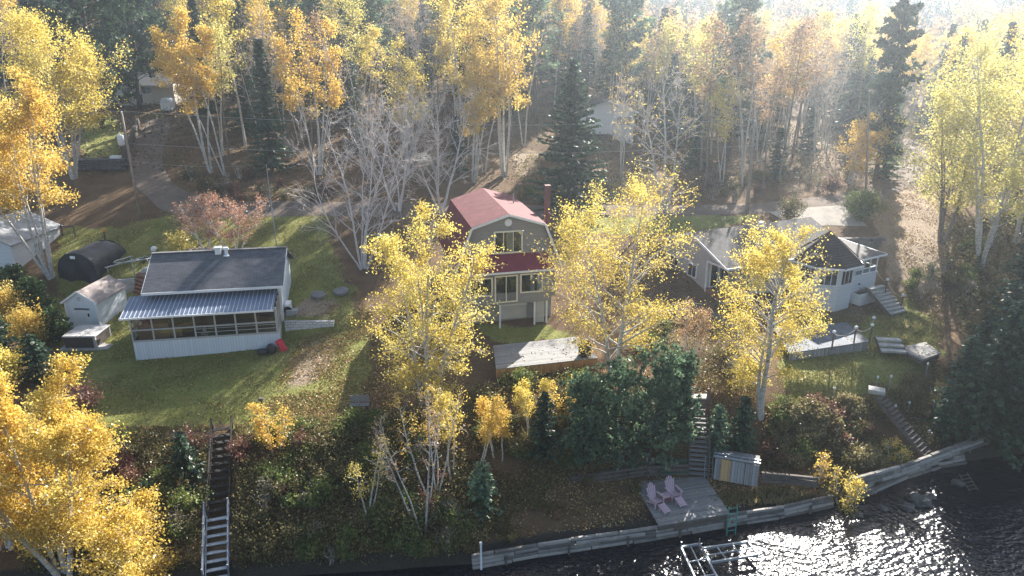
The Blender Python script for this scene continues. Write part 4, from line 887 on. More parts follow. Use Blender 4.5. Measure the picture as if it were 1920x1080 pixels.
fd = empty("garden_deck", fo_, fa, "blue grey plank deck with boarded skirt on the right lawn", "deck")
b = MB(); b.slab([(p.x, p.y, 0) for p in lq], .06); b.build("deck_boards", banded("blue grey deck planks", (.12, .135, .16), 0, .15, .08, .4, .8, .2, .4), fd)  # planks coloured darker in place of the house's shadow on the deck
b = MB(); b.beam(lq[0] + Vector((0.1, .08, -.5)), lq[1] + Vector((-.05, .08, -.5)), .06, .86); b.beam(lq[1] + Vector((-.08, .1, -.5)), lq[2] + Vector((-.08, 0, -.5)), .06, .86); b.build("skirt", M["greywoodx"], fd)
r0p = rope_post(U(1601, 641, dz), 1.05, "white capped rope post on the front edge of the blue grey deck"); r1p = rope_post(U(1631, 636, dz), 1.05, "white capped rope post at the outer front corner of the blue grey deck"); r2p = rope_post(U(1634, 622, dz), 1.05, "white capped rope post at the rear corner of the blue grey deck")
r3p = rope_post(U(1560, 650, dz), 1.05, "rope post on the blue grey deck half hidden by the yellow birch crown")
rope(r0p, r1p, .25, "pale rope sagging across the front corner of the blue grey deck"); rope(r3p, r0p, .3, "pale rope along the front of the blue grey deck behind birch leaves"); rope(r1p, r2p, .12, "short pale rope along the end of the blue grey deck")
pz = 4.85; pq = [U(1684, 652, pz), U(1728, 676, pz), U(1764, 662, pz), U(1736, 641, pz)]
pq[1] = U(1730, 674, pz); b = MB(); b.slab([Vector(p) - pq[0] for p in pq], .14); pf = b.build("timber_platform", M["greywood"], None, pq[0]); tag(pf, "bleached square plank platform lying on the lawn beside dark spruces", "platform")
pq_ = list(pq); b = MB(); cs = [Vector(p) - pq[0] for p in pq]
for i in range(4): b.beam(cs[i].lerp(cs[(i + 2) % 4], .04) + Vector((0, 0, -.3)), cs[(i + 1) % 4].lerp(cs[(i + 3) % 4], .04) + Vector((0, 0, -.3)), .1, .3)
b.build("frame", M["oldwood"], pf)
pt = U(1644, 731, 4.35); b = MB(); b.box(-.5, .5, -.35, .35, -.2, .08); o = b.build("landing_slab", M["stone"], None, pt, .02); o.rotation_euler = (0, 0, R(-25)); tag(o, "pale landing slab at the head of the bank stairs", "slab")
stairs("bank_stairs", "narrow dark stairs descending the bank between rows of lamps", U(1650, 741, 4.2), U(1738, 852, 1.35), .9, 15, "oldwood", "oldwood", (), depth=.28)
for k, (px, py, h) in enumerate(((1641, 735, 1.05), (1665, 737, 1.2), (1733, 716, 1.3), (1676, 778, .6), (1702, 772, .6), (1711, 835, .6), (1738, 826, .6))):
    p = G(px, py); p = Vector((p.x, p.y, p.z))
    rope_post(p, h, ["slim lamp post with white cap at the landing slab above the bank stairs", "slim lamp post with white cap across the stair head from the landing slab", "slim lamp post with white cap between the plank platform and dark spruces", "low white lamp on the uphill half of the bank stairs, deck side", "low white lamp on the uphill half of the bank stairs, spruce side", "low white lamp near the foot of the bank stairs, deck side", "low white lamp near the foot of the bank stairs, spruce side"][k], r=.035, mat="galv")
lp = G(1562, 748); rope_post(lp, .7, "low white lamp on the lawn between the birch and brown brush", r=.035, mat="galv")
# ------------------------------------------------------------------ lake front: centre stairs, dock, seats
cs_ = stairs("lake_stairs", "long open dark stairs from the red roofed house down to the dock", U(1311, 748, 4.95), U(1309, 892, 1.1), 1.05, 17, "greywood", "oldwood", (1,), .9, .26, rail_mat="oldwood")
tb = U(1312, 747, 5.0); b = MB(); b.box(-.6, .6, -.1, .5, -.05, .06); tag(b.build("stair_landing", M["stone"], None, tb), "bleached landing board at the top of the lake stairs", "landing")
pp = U(1325, 765, 4.7); b = MB(); b.box(-.06, .06, -.06, .06, -.6, 1.35); tag(b.build("stair_post", M["brownwood"], None, pp), "tall brown post at the top of the lake stairs", "post")
kz = .95; kq = [U(1236, 986, kz), U(1369, 963, kz), U(1322, 893, kz), U(1184, 897, kz)]; ko = kq[0]; ka = math.atan2(kq[1].y - kq[0].y, kq[1].x - kq[0].x); Ri = Matrix.Rotation(-ka, 3, "Z"); lq = [Ri @ (Vector(p) - ko) for p in kq]
kq_deck = list(kq); dc = empty("lake_deck", ko, ka, "weathered grey plank deck on the shore below the lake stairs", "deck"); b = MB(); b.slab([(p.x, p.y, 0) for p in lq], .07); b.build("deck_boards", M["greywood"], dc)
b = MB(); b.beam(lq[0] + Vector((0, .06, -.2)), lq[1] + Vector((0, .06, -.2)), .12, .25); b.build("edge_beam", M["oldwood"], dc)
def adirondack(name, loc, rz, label):
    o = empty(name, loc, rz, label, "chair"); o["group"] = "pink garden chairs on the lake deck"
    b = MB()
    for k in range(6): b.rbox((0, -.3 + .1 * k, .36 - .022 * k), (.52, .085, .02), (R(-12), 0, 0))
    b.build("seat", M["pink"], o)
    b = MB()
    for k in range(-2, 3):
        h = .95 - .055 * k * k; x = k * .105; tilt = R(-22)
        b.rbox((x * 1.08, .24 + .5 * h * math.sin(R(22)), .22 + .5 * h * math.cos(R(22))), (.09, .02, h), (tilt, R(3.5) * k, 0))
    b.rbox((0, .34, .42), (.56, .03, .07), (R(-22), 0, 0)); b.rbox((0, .5, .82), (.5, .03, .06), (R(-22), 0, 0)); b.build("backrest", M["pink"], o)
    for sg in (-1, 1):
        b = MB(); b.rbox((sg * .34, -.02, .55), (.13, .72, .025)); b.build("armrest", M["pink"], o, None, .01)
        b = MB(); b.rbox((sg * .29, -.3, .27), (.03, .1, .54)); b.build("leg", M["pink"], o)
        b = MB(); b.beam((sg * .262, -.34, .33), (sg * .262, .5, .06), .03, .11); b.build("leg", M["pink"], o)
    b = MB()
    for k in range(6): b.rbox((0, -.48 - .1 * k, .31 - .03 * k), (.46, .085, .02), (R(17), 0, 0))
    for sg in (-1, 1): b.beam((sg * .2, -.4, .3), (sg * .2, -1.05, .1), .03, .07); b.box(sg * .2 - .02, sg * .2 + .02, -.62, -.56, 0, .25)
    b.build("leg_rest", M["pink"], o); return o
adirondack("garden_chair", U(1229, 946, kz + .01), R(30), "faded pink slatted chair with leg rest, toward the grassy end of the lake deck").scale = (1.03,) * 3
adirondack("garden_chair", U(1262, 933, kz + .01), R(22), "faded pink slatted chair with leg rest, on the stair side of the red table").scale = (1.03,) * 3
sp_ = U(1248, 941, kz + .01); tb = empty("side_table", sp_, R(25), "small red folding table between the two pink chairs", "table")
b = MB()
for k in range(5): b.box(-.25, .25, -.25 + .1 * k, -.165 + .1 * k, .46, .48)
b.build("top", M["pink"], tb)
for sg in (-1, 1):
    b = MB(); b.beam((sg * .18, -.2, 0), (sg * .18, .2, .46), .03, .05); b.beam((sg * .21, .2, 0), (sg * .21, -.2, .46), .03, .05); b.build("leg", M["redpaint"], tb)
fc = empty("folding_chair", U(1221, 893, kz + .01), R(8), "pale grey folding chair facing the lake beside the green bench", "chair")
b = MB(); b.rbox((0, .0, .44), (.5, .46, .03)); b.build("seat", M["galv"], fc); b = MB(); b.rbox((0, .3, .78), (.5, .03, .6), (R(-14), 0, 0)); b.build("backrest", M["greyframe"], fc)
for sg in (-1, 1):
    b = MB(); b.tube([(sg * .26, -.25, 0), (sg * .26, .12, .62), (sg * .26, -.2, .64)], .016, 6); b.tube([(sg * .265, .28, 0), (sg * .265, -.18, .45)], .016, 6); b.build("leg", M["galv"], fc)
bn = empty("bench", U(1262, 895, kz + .01), R(6), "dark green slatted metal bench beside the foot of the lake stairs", "bench")
b = MB()
for k in range(5): b.box(-.85, .85, -.25 + .1 * k, -.17 + .1 * k, .43, .455)
b.build("seat", M["green"], bn); b = MB()
for k in range(5): b.box(-.85, .85, .27 + .025 * k, .295 + .025 * k, .52 + .1 * k, .59 + .1 * k)
b.build("backrest", M["green"], bn)
for sg in (-1, 1):
    b = MB(); b.tube([(sg * .86, -.24, 0), (sg * .86, -.24, .66), (sg * .86, .3, .66)], .03, 6); b.tube([(sg * .86, .3, 0), (sg * .86, .3, .55), (sg * .86, .42, 1.0)], .03, 6); b.build("side_frame", M["green"], bn)
# board storage wall with a gangway lying on top
f0 = U(1337, 897, 1.1); f1 = U(1420, 912, 1.1); d_ = Vector((f1.x - f0.x, f1.y - f0.y, 0)); fl = d_.length; fa = math.atan2(d_.y, d_.x)
bx = empty("board_shelter", (f0.x, f0.y, 1.05), fa, "low lean-to of grey boards with one yellow door by the lake stairs", "shelter")
lean = R(18)
for k, (x0, x1, m) in enumerate(((.0, .34, "greywoodx"), (.36, .95, "neww"), (.97, 1.75, "greywoodx"), (1.79, fl, "greywoodx"))):
    b = MB(); b.rbox(((x0 + x1) / 2, .22, .62), (x1 - x0, .05, 1.3), (-lean, 0, 0)); o = b.build("door" if m == "neww" else "board_panel", M[m], bx)
    if m == "neww":
        c = MB()
        for z in (.3, .95): c.rbox(((x0 + x1) / 2, .0 + z * .35 + .0 - .02, z), (x1 - x0 - .06, .03, .09), (-lean, 0, 0))
        c.build("batten", M["neww"], o)
b = MB(); b.box(-.05, fl, .5, 1.5, 1.22, 1.27); b.build("roof", M["greywood"], bx)
for x in (.05, fl - .1):
    b = MB(); b.box(x, x + .09, 1.35, 1.44, -.1, 1.21); b.build("post", M["oldwood"], bx)
b = MB(); b.box(-.1, fl + .05, .42, .5, 1.3, 1.4); b.box(-.1, fl + .05, .78, .86, 1.3, 1.4)
for k in range(6): b.box(.1 + k * (fl - .25) / 5, .16 + k * (fl - .25) / 5, .51, .77, 1.31, 1.37)
o = b.build("gangway", M["alu"], None, (f0.x, f0.y, 1.05)); o.rotation_euler = (0, 0, fa); tag(o, "pale aluminium gangway lying along the roof of the board lean-to", "gangway")
def ladder(name, A, B, w, n, mat, label, r=.025, side=None):
    A = Vector(A); B = Vector(B); s = Vector((1, 0, 0)) if side is None else Vector(side).normalized(); o = empty(name, A, 0, label, "ladder")
    for sg in (-1, 1):
        b = MB(); b.tube([s * sg * w / 2, B - A + s * sg * w / 2], r, 6); b.build("rail", M[mat], o)
    for k in range(n):
        b = MB(); c = (B - A) * ((k + .5) / n); b.tube([c - s * w / 2, c + s * w / 2], r * .8, 6); b.build("rung", M[mat], o)
    return o
ladder("ladder", U(1328, 895, 1.05), U(1330, 852, 2.2), .48, 4, "alu", "short pale ladder standing between the lake stairs and board lean-to")
lb_ = U(1370, 1010, -.2); ladder("swim_ladder", lb_, U(1375, 948, 1.6) + Vector((0, 0, 0)), .55, 6, "teal", "green swim ladder fixed to the edge of the lake deck", .03, kq[1] - kq[0])
ladder("swim_ladder", U(1826, 920, .0), U(1806, 888, 1.1), .6, 5, "oldwood", "dark wooden ladder going into the lake below the spruces", .035, (1, .25, 0))
# aluminium dock frames standing in the water
def dock_frame(name, Q, nx_, ny_, label):
    Q = [Vector(p) for p in Q]; o = empty(name, Q[0], 0, label, "dock frame"); Q = [p - Q[0] for p in Q]
    b = MB()
    for i in range(4): b.beam(Q[i], Q[(i + 1) % 4], .09, .13)
    b.build("outer_frame", M["alu"], o)
    b = MB()
    for k in range(1, nx_): b.beam(Q[0].lerp(Q[1], k / nx_), Q[3].lerp(Q[2], k / nx_), .05, .07)
    for k in range(1, ny_): b.beam(Q[0].lerp(Q[3], k / ny_) + Vector((0, 0, .003)), Q[1].lerp(Q[2], k / ny_) + Vector((0, 0, .003)), .05, .07)
    b.build("cross_bar", M["alu"], o)
    for p in Q:
        b = MB(); b.tube([p + Vector((0, 0, -1.6)), p + Vector((0, 0, .35))], .035, 7); b.build("leg", M["galv"], o)
    return o
kz = .42
dock_frame("dock_frame", [U(1314, 1029, kz), U(1402, 1016, kz), U(1421, 1040, kz), U(1333, 1055, kz)], 3, 2, "bare aluminium dock frame lying parallel to the timber shore wall")
dock_frame("dock_frame", [U(1277, 1026, kz), U(1311, 1020, kz), U(1358, 1108, kz), U(1318, 1116, kz)], 2, 3, "bare aluminium dock frame running out into the lake")
# timber crib along the shore
def crib(name, pts, layers, h0, label, setback=.1, th=.185, mat="log", seed=1, dz=.205):
    rr = random.Random(seed); b = MB(); P = [Vector(p) for p in pts]
    for l in range(layers):
        for i in range(len(P) - 1):
            a, c = P[i], P[i + 1]; d = (c - a); n = Vector((-d.y, d.x, 0)).normalized(); x = -rr.uniform(0, 2)
            while x < d.length:
                ln = rr.uniform(2.4, 4.5); t0, t1 = max(0, x / d.length), min(1, (x + ln - .05) / d.length); x += ln
                if t1 <= t0 or rr.random() < .05 * (l == layers - 1): continue
                w = n * (setback * l + rr.uniform(-.04, .04)); zz = Vector((0, 0, h0 + dz * (l + .5) + rr.uniform(-.015, .015)))
                b.beam(a.lerp(c, t0) + w + zz, a.lerp(c, t1) + w + zz + Vector((0, 0, rr.uniform(-.03, .03))), th * rr.uniform(.85, 1.1), th * rr.uniform(.85, 1.05))
    o = b.build(name, M[mat], None, None, .03)
    tag(o, label, "retaining wall"); return o
sh_pts = [(U(px, py, .0).x, U(px, py, .0).y, 0) for px, py in ((886, 1066), (1010, 1044), (1230, 1012), (1400, 982), (1470, 971), (1562, 950))]
cw = crib("timber_crib", sh_pts, 5, -.25, "long stacked log crib wall holding the shore beneath the lake deck", .04)
rr = random.Random(4)
for i in range(len(sh_pts) - 1):
    a, c = Vector(sh_pts[i]), Vector(sh_pts[i + 1]); n = int((c - a).length / 2.6)
    for k in range(n):
        p = a.lerp(c, (k + .5) / max(n, 1)); b = MB(); b.box(p.x - .06, p.x + .06, p.y - .2, p.y - .1, -.6, .6 + rr.uniform(-.1, .15)); b.build("pile", M["oldwood"], cw)
sh2 = [(U(px, py, .0).x, U(px, py, .0).y, 0) for px, py in ((1590, 940), (1640, 922), (1700, 896), (1760, 876), (1810, 868))]
crib("timber_crib", sh2, 4, -.1, "bleached log crib wall along the shore right of the overhanging yellow sapling", .14, .26, seed=7)
sh3 = [U(px, py, 1.6) for px, py in ((1600, 905), (1690, 880), (1725, 868), (1800, 840), (1850, 822))]
crib("timber_crib", [(p.x, p.y, 1.2) for p in sh3], 3, .0, "upper log wall at the foot of the bank stairs", .06, .2, seed=9)
sh4 = [U(px, py, 1.6) for px, py in ((1428, 893), (1480, 897), (1535, 903))]
crib("timber_crib", [(p.x, p.y, 1.2) for p in sh4], 3, .0, "short dark upper log wall beside the board lean-to", .06, .2, "oldwood", seed=10)
sh5 = [U(px, py, 1.6) for px, py in ((1070, 902), (1130, 893), (1215, 880), (1290, 878))]
crib("timber_crib", [(p.x, p.y, 1.2) for p in sh5], 3, .0, "mossy log wall behind the folding chair and green bench", .06, .2, "oldwood", seed=11)
sh6 = [(U(px, py, .2).x, U(px, py, .2).y, 0) for px, py in ((278, 1078), (330, 1066), (388, 1056))]
crib("timber_crib", sh6, 3, .0, "short pale log wall between the golden birch and metal stairs", .1, .24, seed=12)
p = U(902, 1044, 1.0); b = MB(); b.tube([(0, 0, -.8), (0, 0, .85)], .055, 10); b.cyl((0, 0, .85), .07, .06, 10); tag(b.build("marker_pipe", M["white"], None, p), "upright white pipe at the end of the log crib wall", "pipe")
# left lake stairs, two flights
sA = G(418, 806) + Vector((0, 0, .3)); sM = G(411, 972) + Vector((0, 0, .3)); sB = U(407, 1092, .25)
stairs("bank_steps", "dark timber flight sunk in the bushy bank below the shaded lawn", sA, sM, 1.0, 12, "shadedwood", "shadedwood", (-1, 1), .5, .3, rail_mat="shadedwood")
stairs("metal_stairs", "grey open stairs with handrails leading to the lake beside the golden birch", sM + Vector((0, -.1, 0)), sB, 1.05, 8, "galv", "galv", (-1, 1), .85, .24, rail_mat="galv")
# small things on the lawn edge
p = G(492, 769); b = MB(); b.cyl((0, 0, -.2), .11, .95, 8, r2=.09); b.cyl((0, 0, .75), .2, .14, 8, r2=.15); tag(b.build("birdbath_post", M["oldwood"], None, p), "stubby dark wooden post with flat cap at the lawn edge", "post")
p = G(675, 770); be = empty("garden_bench", p, R(4), "small grey wooden bench at the brink of the leafy lawn", "bench")
b = MB(); b.box(-.6, .6, -.22, .22, .4, .46); b.build("seat", M["greywood"], be); b = MB(); b.rbox((0, .27, .72), (1.2, .05, .42), (R(-10), 0, 0)); b.build("backrest", M["greywood"], be)
for x in (-.55, .55):
    b = MB(); b.box(x - .04, x + .04, -.2, .2, -.1, .399); b.build("leg", M["oldwood"], be)
# ------------------------------------------------------------------ distant houses
wq = U(1151, 261, 13.3)
wh = empty("white_house", (wq.x - 2.3, wq.y, 12.9), R(-2), "white raised cottage with brown low roof seen beyond the tall spruce", "house")
b = MB(); b.box(-3.2, 2.2, .6, 7, 1.0, 4.1); b.box(2.2, 4.9, 0, 7, -.8, 4.1); b.prism([(-3.2, 4.1), (4.9, 4.1), (1.2, 5.5)], "y", .6, 7); b.build("wall", M["clapwhite"], wh)
b = MB(); b.slab([(-3.7, -.1, 4.0), (-3.7, 7.4, 4.0), (1.2, 7.4, 5.66), (1.2, -.1, 5.66)], .12); b.slab([(5.4, -.4, 4.05), (5.4, 7.4, 4.05), (1.204, 7.4, 5.66), (1.204, -.4, 5.66)], .12); b.build("roof", shingle("dark brown shingles", (.1, .085, .08)), wh)
b = MB(); b.beam((5.42, -.43, 4.0), (1.2, -.43, 5.6), .06, .22); b.build("bargeboard", M["trim"], wh)
window(wh, 3.6, -.02, 2.3, 2.2, 1.2, 0, 3, 1, "trim"); window(wh, -1, .58, 2.3, 1.4, 1.1, 0, 2, 1, "trim")
for x in (-2.9, -.5):
    b = MB(); b.box(x, x + .15, .7, .85, -1.5, .99); b.build("stilt", M["oldwood"], wh)
lq_ = U(268, 212, 15.6)
cb_ = empty("camp_house", (lq_.x - 4.5, lq_.y + 1, Z(lq_.x, lq_.y + 1)), R(-3), "low cream bungalow almost hidden by pines at the head of the driveway", "house")
b = MB(); b.box(0, 9.5, 0, 6, -.6, 3.0); b.build("wall", pm("cream stucco", (.62, .55, .47), .8, .1), cb_)
b = MB(); b.slab([(-.4, -1.2, 2.95), (9.9, -1.2, 2.95), (9.9, 3, 4.5), (-.4, 3, 4.5)], .14); b.slab([(-.4, 6.4, 2.95), (9.9, 6.4, 2.95), (9.9, 3.004, 4.5), (-.4, 3.004, 4.5)], .14); b.build("roof", M["greyshingle"], cb_)
b = MB(); b.box(-.42, 9.92, -1.25, -1.205, 2.75, 2.98); b.build("fascia", M["trim"], cb_)
window(cb_, 5.2, -.02, 1.5, 1.9, 1.1, 0, 2, 1, "trim"); window(cb_, 2.2, -.02, 1.2, 1.9, 1.3, 0, 2, 1, "trim"); window(cb_, 4.1, -.02, 0, 1.0, 2.1, 0, 1, 1, "trim", name="door")
b = MB(); b.box(0, 2.6, -3.2, -.8, .0, .9); tag(b.build("white_boat", M["white"], None, world_pt(cb_, (-.5, -2, 0)), .2), "white covered boat parked before the cream bungalow", "boat")
p = G(316, 207); b = MB(); b.box(-.8, .8, -.8, .8, 0, 1.2); b.prism([(-.8, 1.2), (.8, 1.2), (.5, 1.8), (-.5, 1.8)], "y", -.78, .78); tag(b.build("camper", M["white"], None, p, .15), "small white camper glimpsed behind leaning birches near the cream bungalow", "camper")
# log wall along the driveway and a lumber pile
ap_ = G(262, 243); bp_ = G(232, 300); dpt = [(ap_.x, ap_.y, ap_.z), (bp_.x, bp_.y, bp_.z)]; b = MB(); rr = random.Random(6)
for l in range(5):
    for k in range(4):
        a = Vector(dpt[0]).lerp(Vector(dpt[1]), k / 4); c = Vector(dpt[0]).lerp(Vector(dpt[1]), (k + .98) / 4); o_ = Vector((rr.uniform(-.05, .05), 0, .15 + .3 * l)); b.beam(a + o_, c + o_, .3, .29)
tag(b.build("log_wall", M["oldwood"], None, None, .03), "dark log retaining wall along the upper driveway", "retaining wall")
p = G(196, 318); b = MB()
for l in range(5):
    for k in range(4): b.rbox((rr.uniform(-.2, .2), -.5 + .32 * k, .2 + .24 * l), (5.2 + rr.uniform(-.5, .5), .28, .2))
lu = b.build("lumber_pile", pm("grey dark lumber", (.12, .11, .115), .9, .4, 1.5), None, p); tag(lu, "stack of dark weathered lumber below the driveway log wall", "lumber")
b = MB(); b.box(1.0, 2.1, -.3, .3, 1.31, 1.6); tag(b.build("white_cooler", M["white"], None, p, .03), "white cooler box lying on the dark lumber stack", "cooler")
p = G(185, 452); b = MB()
for x in (-1.2, 0, 1.2): b.box(x - .05, x + .05, -.05, .05, -.3, 1.1)
b.box(-1.3, 1.3, -.03, .03, .85, .97); p2 = G(118, 442); tag(b.build("rail_fence", M["oldwood"], None, p2), "short dark rail fence behind the black storage tent", "fence")
# ------------------------------------------------------------------ poles, mast, wires
def pole(px, pb, pxt, pt_, name, label, r=.14):
    p = G(px, pb); zt = top_z(p.y, pt_); o = empty(name, p, 0, label, "utility pole"); H = zt - p.z
    u = (540 - pt_) / FPX; d = p.y / (CP + u * SP); tx = (pxt - 960) / FPX * d - p.x
    b = MB(); b.smooth = True; b.tube([(0, 0, -.5), (tx * .5, 0, H * .5), (tx, 0, H)], [r, r * .85, r * .7], 9); b.build("shaft", M["polewood"], o)
    b = MB()
    b.smooth = True; b.tube([(tx, -.0, H), (tx, 0, H + .12), (tx, 0, H + .2)], [.05, .08, .04], 8); b.build("insulator", M["white"], o)
    return o, p + Vector((tx, 0, H)), Vector((tx, 0, H))
po, wl0, lt = pole(264, 414, 228, 212, "utility_pole", "leaning wooden utility pole with grey transformer beside the upper lawn")
tz = lt.z * .76; tx = lt.x * .76; b = MB(); b.smooth = True; b.tube([(tx - .5, -.1, tz - .5), (tx - .5, -.1, tz - .46), (tx - .5, -.1, tz + .42), (tx - .5, -.1, tz + .5)], [.24, .3, .3, .18], 14); tf = b.build("transformer", pm("pale grey can", (.6, .64, .67), .5, .08), po)
b = MB(); b.tube([(tx - .5, -.1, tz + .5), (tx - .5, -.1, tz + .75)], [.07, .04], 8); b.build("bushing", M["white"], tf)
b = MB(); b.beam((tx - .5, -.1, tz), (tx, 0, tz), .08, .12); b.build("bracket", M["galv"], po)
po2, wr0, lt2 = pole(1402, 398, 1415, 228, "utility_pole", "slim grey utility pole beside the track right of the bare birch")
p3 = G(1401, 402); b = MB(); b.tube([(0, 0, -.3), (0, 0, 3.9)], .1, 8); tag(b.build("guy_stub", M["polewood"], None, p3 + Vector((-.35, -.4, 0))), "short stub pole standing against the slim grey utility pole", "pole")
po3, wx0, lt3 = pole(1624, 372, 1630, 172, "utility_pole", "utility pole half hidden beside the tall dark pine")
def wire(a, c, sag, label):
    b = MB(); b.tube([Vector(a).lerp(Vector(c), t) + Vector((0, 0, -sag * 4 * t * (1 - t))) for t in [k / 16 for k in range(17)]], .015, 4); return tag(b.build("power_line", M["wire"], None), label, "wire")
V3 = Vector
wire(wl0 + V3((0, 0, .2)), wr0 + V3((0, 0, .2)), .9, "topmost wire from the transformer pole toward the slim grey pole")
wire(wl0 + V3((.35, 0, -2.9)), wr0 + V3((0, 0, -2.4)), .9, "lower wire from the transformer pole toward the slim grey pole")
wire(wl0 + V3((.42, 0, -4.6)), U(512, 305, 12.2), .5, "lowest wire from the transformer pole toward the antenna mast")
wire(wl0 + V3((0, 0, .2)), wl0 + V3((-38, -2, 0)), .6, "topmost wire leaving the transformer pole over the birch tops"); wire(wr0 + V3((0, 0, .2)), wx0 + V3((0, 0, .2)), .8, "topmost wire from the slim grey pole to the pole by the dark pine")
wire(wr0 + V3((0, 0, -2.4)), wx0 + V3((0, 0, -1.9)), .6, "middle wire from the slim grey pole to the pole by the dark pine"); wire(wr0 + V3((0, 0, -4.4)), wx0 + V3((0, 0, -4.2)), .5, "lowest wire from the slim grey pole to the pole by the dark pine")
ma = G(521, 480); zt = top_z(ma.y, 309); am = empty("antenna_mast", ma, 0, "thin pale antenna mast rising behind the blue cottage", "antenna")
b = MB(); b.tube([(0, 0, -.3), (-.06, 0, (zt - ma.z) * .55), (-.12, 0, zt - ma.z)], [.05, .04, .03], 7); b.build("mast", M["alu"], am)
b = MB(); b.box(-.1, .06, -.06, .06, (zt - ma.z) * .5, (zt - ma.z) * .5 + .3); b.build("bracket", M["galv"], am)
# ------------------------------------------------------------------ shore rocks
rr = np.random.default_rng(2)
rocks = [(1722, 938, .7, "dark boulder breaking the surface, tallest of the shore rocks"), (1700, 950, .45, "small wet boulder next to the tallest shore rock"), (1745, 930, .35, "small dark rock between the tallest shore boulder and wooden ladder"), (1655, 952, .3, "low dark rock awash below the bleached log crib"), (1795, 905, .4, "dark rock beside the wooden lake ladder"), (1610, 965, .25, "low wet rock awash beneath the overhanging yellow sapling")]
for px, py, r, lb in rocks:
    import bmesh
    bm = bmesh.new(); bmesh.ops.create_icosphere(bm, subdivisions=3, radius=r)
    for v in bm.verts:
        k = float(_vnoise(v.co.x * 3 / r + px, v.co.y * 3 / r + v.co.z * 2 / r, 3)); v.co *= .7 + .55 * k; v.co.z *= .6
    me = bpy.data.meshes.new("rock"); bm.to_mesh(me); bm.free(); me.materials.append(M["darkstone"]); p = U(px, py, .05); tag(link("shore_rock", me, None, (p.x, p.y, .02)), lb, "rock")
# ------------------------------------------------------------------ hero trees
def base(px, py): return G(px, py)
def hgt(p, pt): return top_z(p.y, pt) - p.z
# three golden birches in front of the houses
p = base(801, 762); H = hgt(p, 412)
plant("birch_tree", birch(211, H, 4, .2, .1, 3.5, 26, 8, 23000, .115, .16, "oval", "yellow", up=.6, spread=.19, azs=[1.6, 3.0, .2, 5.0], leans=[.04, .17, .24, .12], fork=.2), p, "golden birch with low forked white trunk covering the corner of the red roofed house", "tree", None, rz=0)
p = base(1148, 728); H = hgt(p, 362)
plant("birch_tree", birch(12, H * .93, 2, .2, .2, 5.2, 30, 8, 20000, .11, .17, "tall", "yellow", up=.6, spread=.22, azs=[1.2, 2.9], leans=[.12, .16]), p, "twin trunked pale yellow birch rising beside the end of the timber deck", "tree", None, rz=0)
p = base(1430, 788); H = hgt(p, 432)
plant("birch_tree", birch(213, H * .95, 2, .1, .2, 4.5, 30, 8, 21000, .115, .19, "oval", "yellow", up=.55, spread=.2, azs=[1.9, 2.7], leans=[.05, .2]), p, "golden birch with one straight white trunk before the grey bungalow", "tree", None, rz=0)
# giant golden birch, lower left, reaching out over the lake shore
p = Vector((-23.0, 29.9, Z(-23.0, 29.9))); H = hgt(p, 735)
plant("birch_tree", birch(14, H, 5, .3, .15, 3.3, 20, 8, 54000, .115, .17, "oval", "amber", up=.75, spread=.2, azs=[1.5, 2.6, .6, 3.3, .1], leans=[.1, .3, .18, .45, .3]), p, "great golden birch with many white stems filling the corner by the metal stairs", "tree", None, rz=0)
p = Vector((-26.5, 31, Z(-26.5, 31)))
plant("birch_tree", birch(15, 7.5, 3, .2, .25, 2.6, 16, 5, 12000, .15, .14, "oval", "gold", azs=[1.6, 3.2, .4], leans=[.08, .25, .2]), p, "golden birch cut by the frame behind the great golden birch", "tree", None, rz=0)
p = Vector((-19.6, 29.2, Z(-19.6, 29.2)))
plant("birch_tree", birch(215, 5.2, 4, .3, .04, 2.5, 16, 7, 18000, .115, .08, "oval", "amber", up=.5, spread=.2), p, "low golden birch thicket at the water beside the metal stairs", "tree", None, rz=0)
# white birch clump, orange crown, left edge
p = base(98, 520); H = hgt(p, 185)
plant("birch_tree", birch(16, H, 5, .3, .42, 4.0, 18, 6, 24000, .17, .17, "dome", "gold", up=.7, spread=.3, azs=[2.2, 2.9, 3.3, 1.6, 3.0], leans=[.08, .2, .4, .03, .3], fork=.1), p, "fan of white birch stems with orange gold crown behind the white shed", "tree", None, rz=0)
p = base(140, 335); H = hgt(p, 72)
plant("birch_tree", birch(17, H, 6, .13, .35, 6.4, 18, 7, 22000, .2, .15, "dome", "yellow", up=.85, spread=.35), p, "broad domed yellow green birch above the orange clump by the driveway", "tree", None)
p = base(397, 325); H = hgt(p, 22)
plant("birch_tree", birch(18, H, 3, .2, .55, 2.7, 15, 5, 11000, .2, .15, "tall", "gold", azs=[2.6, 2.9, 1.8], leans=[.28, .36, .16], fork=.4), p, "tall gold crowned birch leaning over the upper driveway", "tree", None, rz=0)
p = base(425, 330)
plant("birch_tree", birch(19, 13, 2, .2, .55, 2.2, 13, 5, 3500, .18, .11, "tall", "gold", azs=[2.7, 3.1], leans=[.22, .4]), p, "thin leaning birch with sparse leaves beside the tall gold crowned birch", "tree", None, rz=0)
p = base(598, 328); H = hgt(p, 52)
plant("birch_tree", birch(20, H, 5, .22, .5, 2.8, 14, 5, 8500, .2, .15, "dome", "gold", azs=[1.5, 2.6, 3.0, .3, .9], leans=[.03, .24, .16, .2, .08], fork=.2), p, "clump of five straight white birch stems with loose orange yellow crown", "tree", None, rz=0)
p = base(770, 330); H = hgt(p, 95)
plant("birch_tree", birch(21, H, 3, .1, .45, 2.8, 15, 6, 3800, .19, .12, "tall", "yellow"), p, "bright yellow birch behind the big bare tree", "tree", None)
p = base(888, 342); H = hgt(p, 96)
plant("birch_tree", birch(22, H, 4, .12, .45, 2.8, 15, 5, 10000, .2, .13, "dome", "gold"), p, "golden birch clump standing behind the ridge of the red roof", "tree", None)
p = base(945, 330); H = hgt(p, -30)
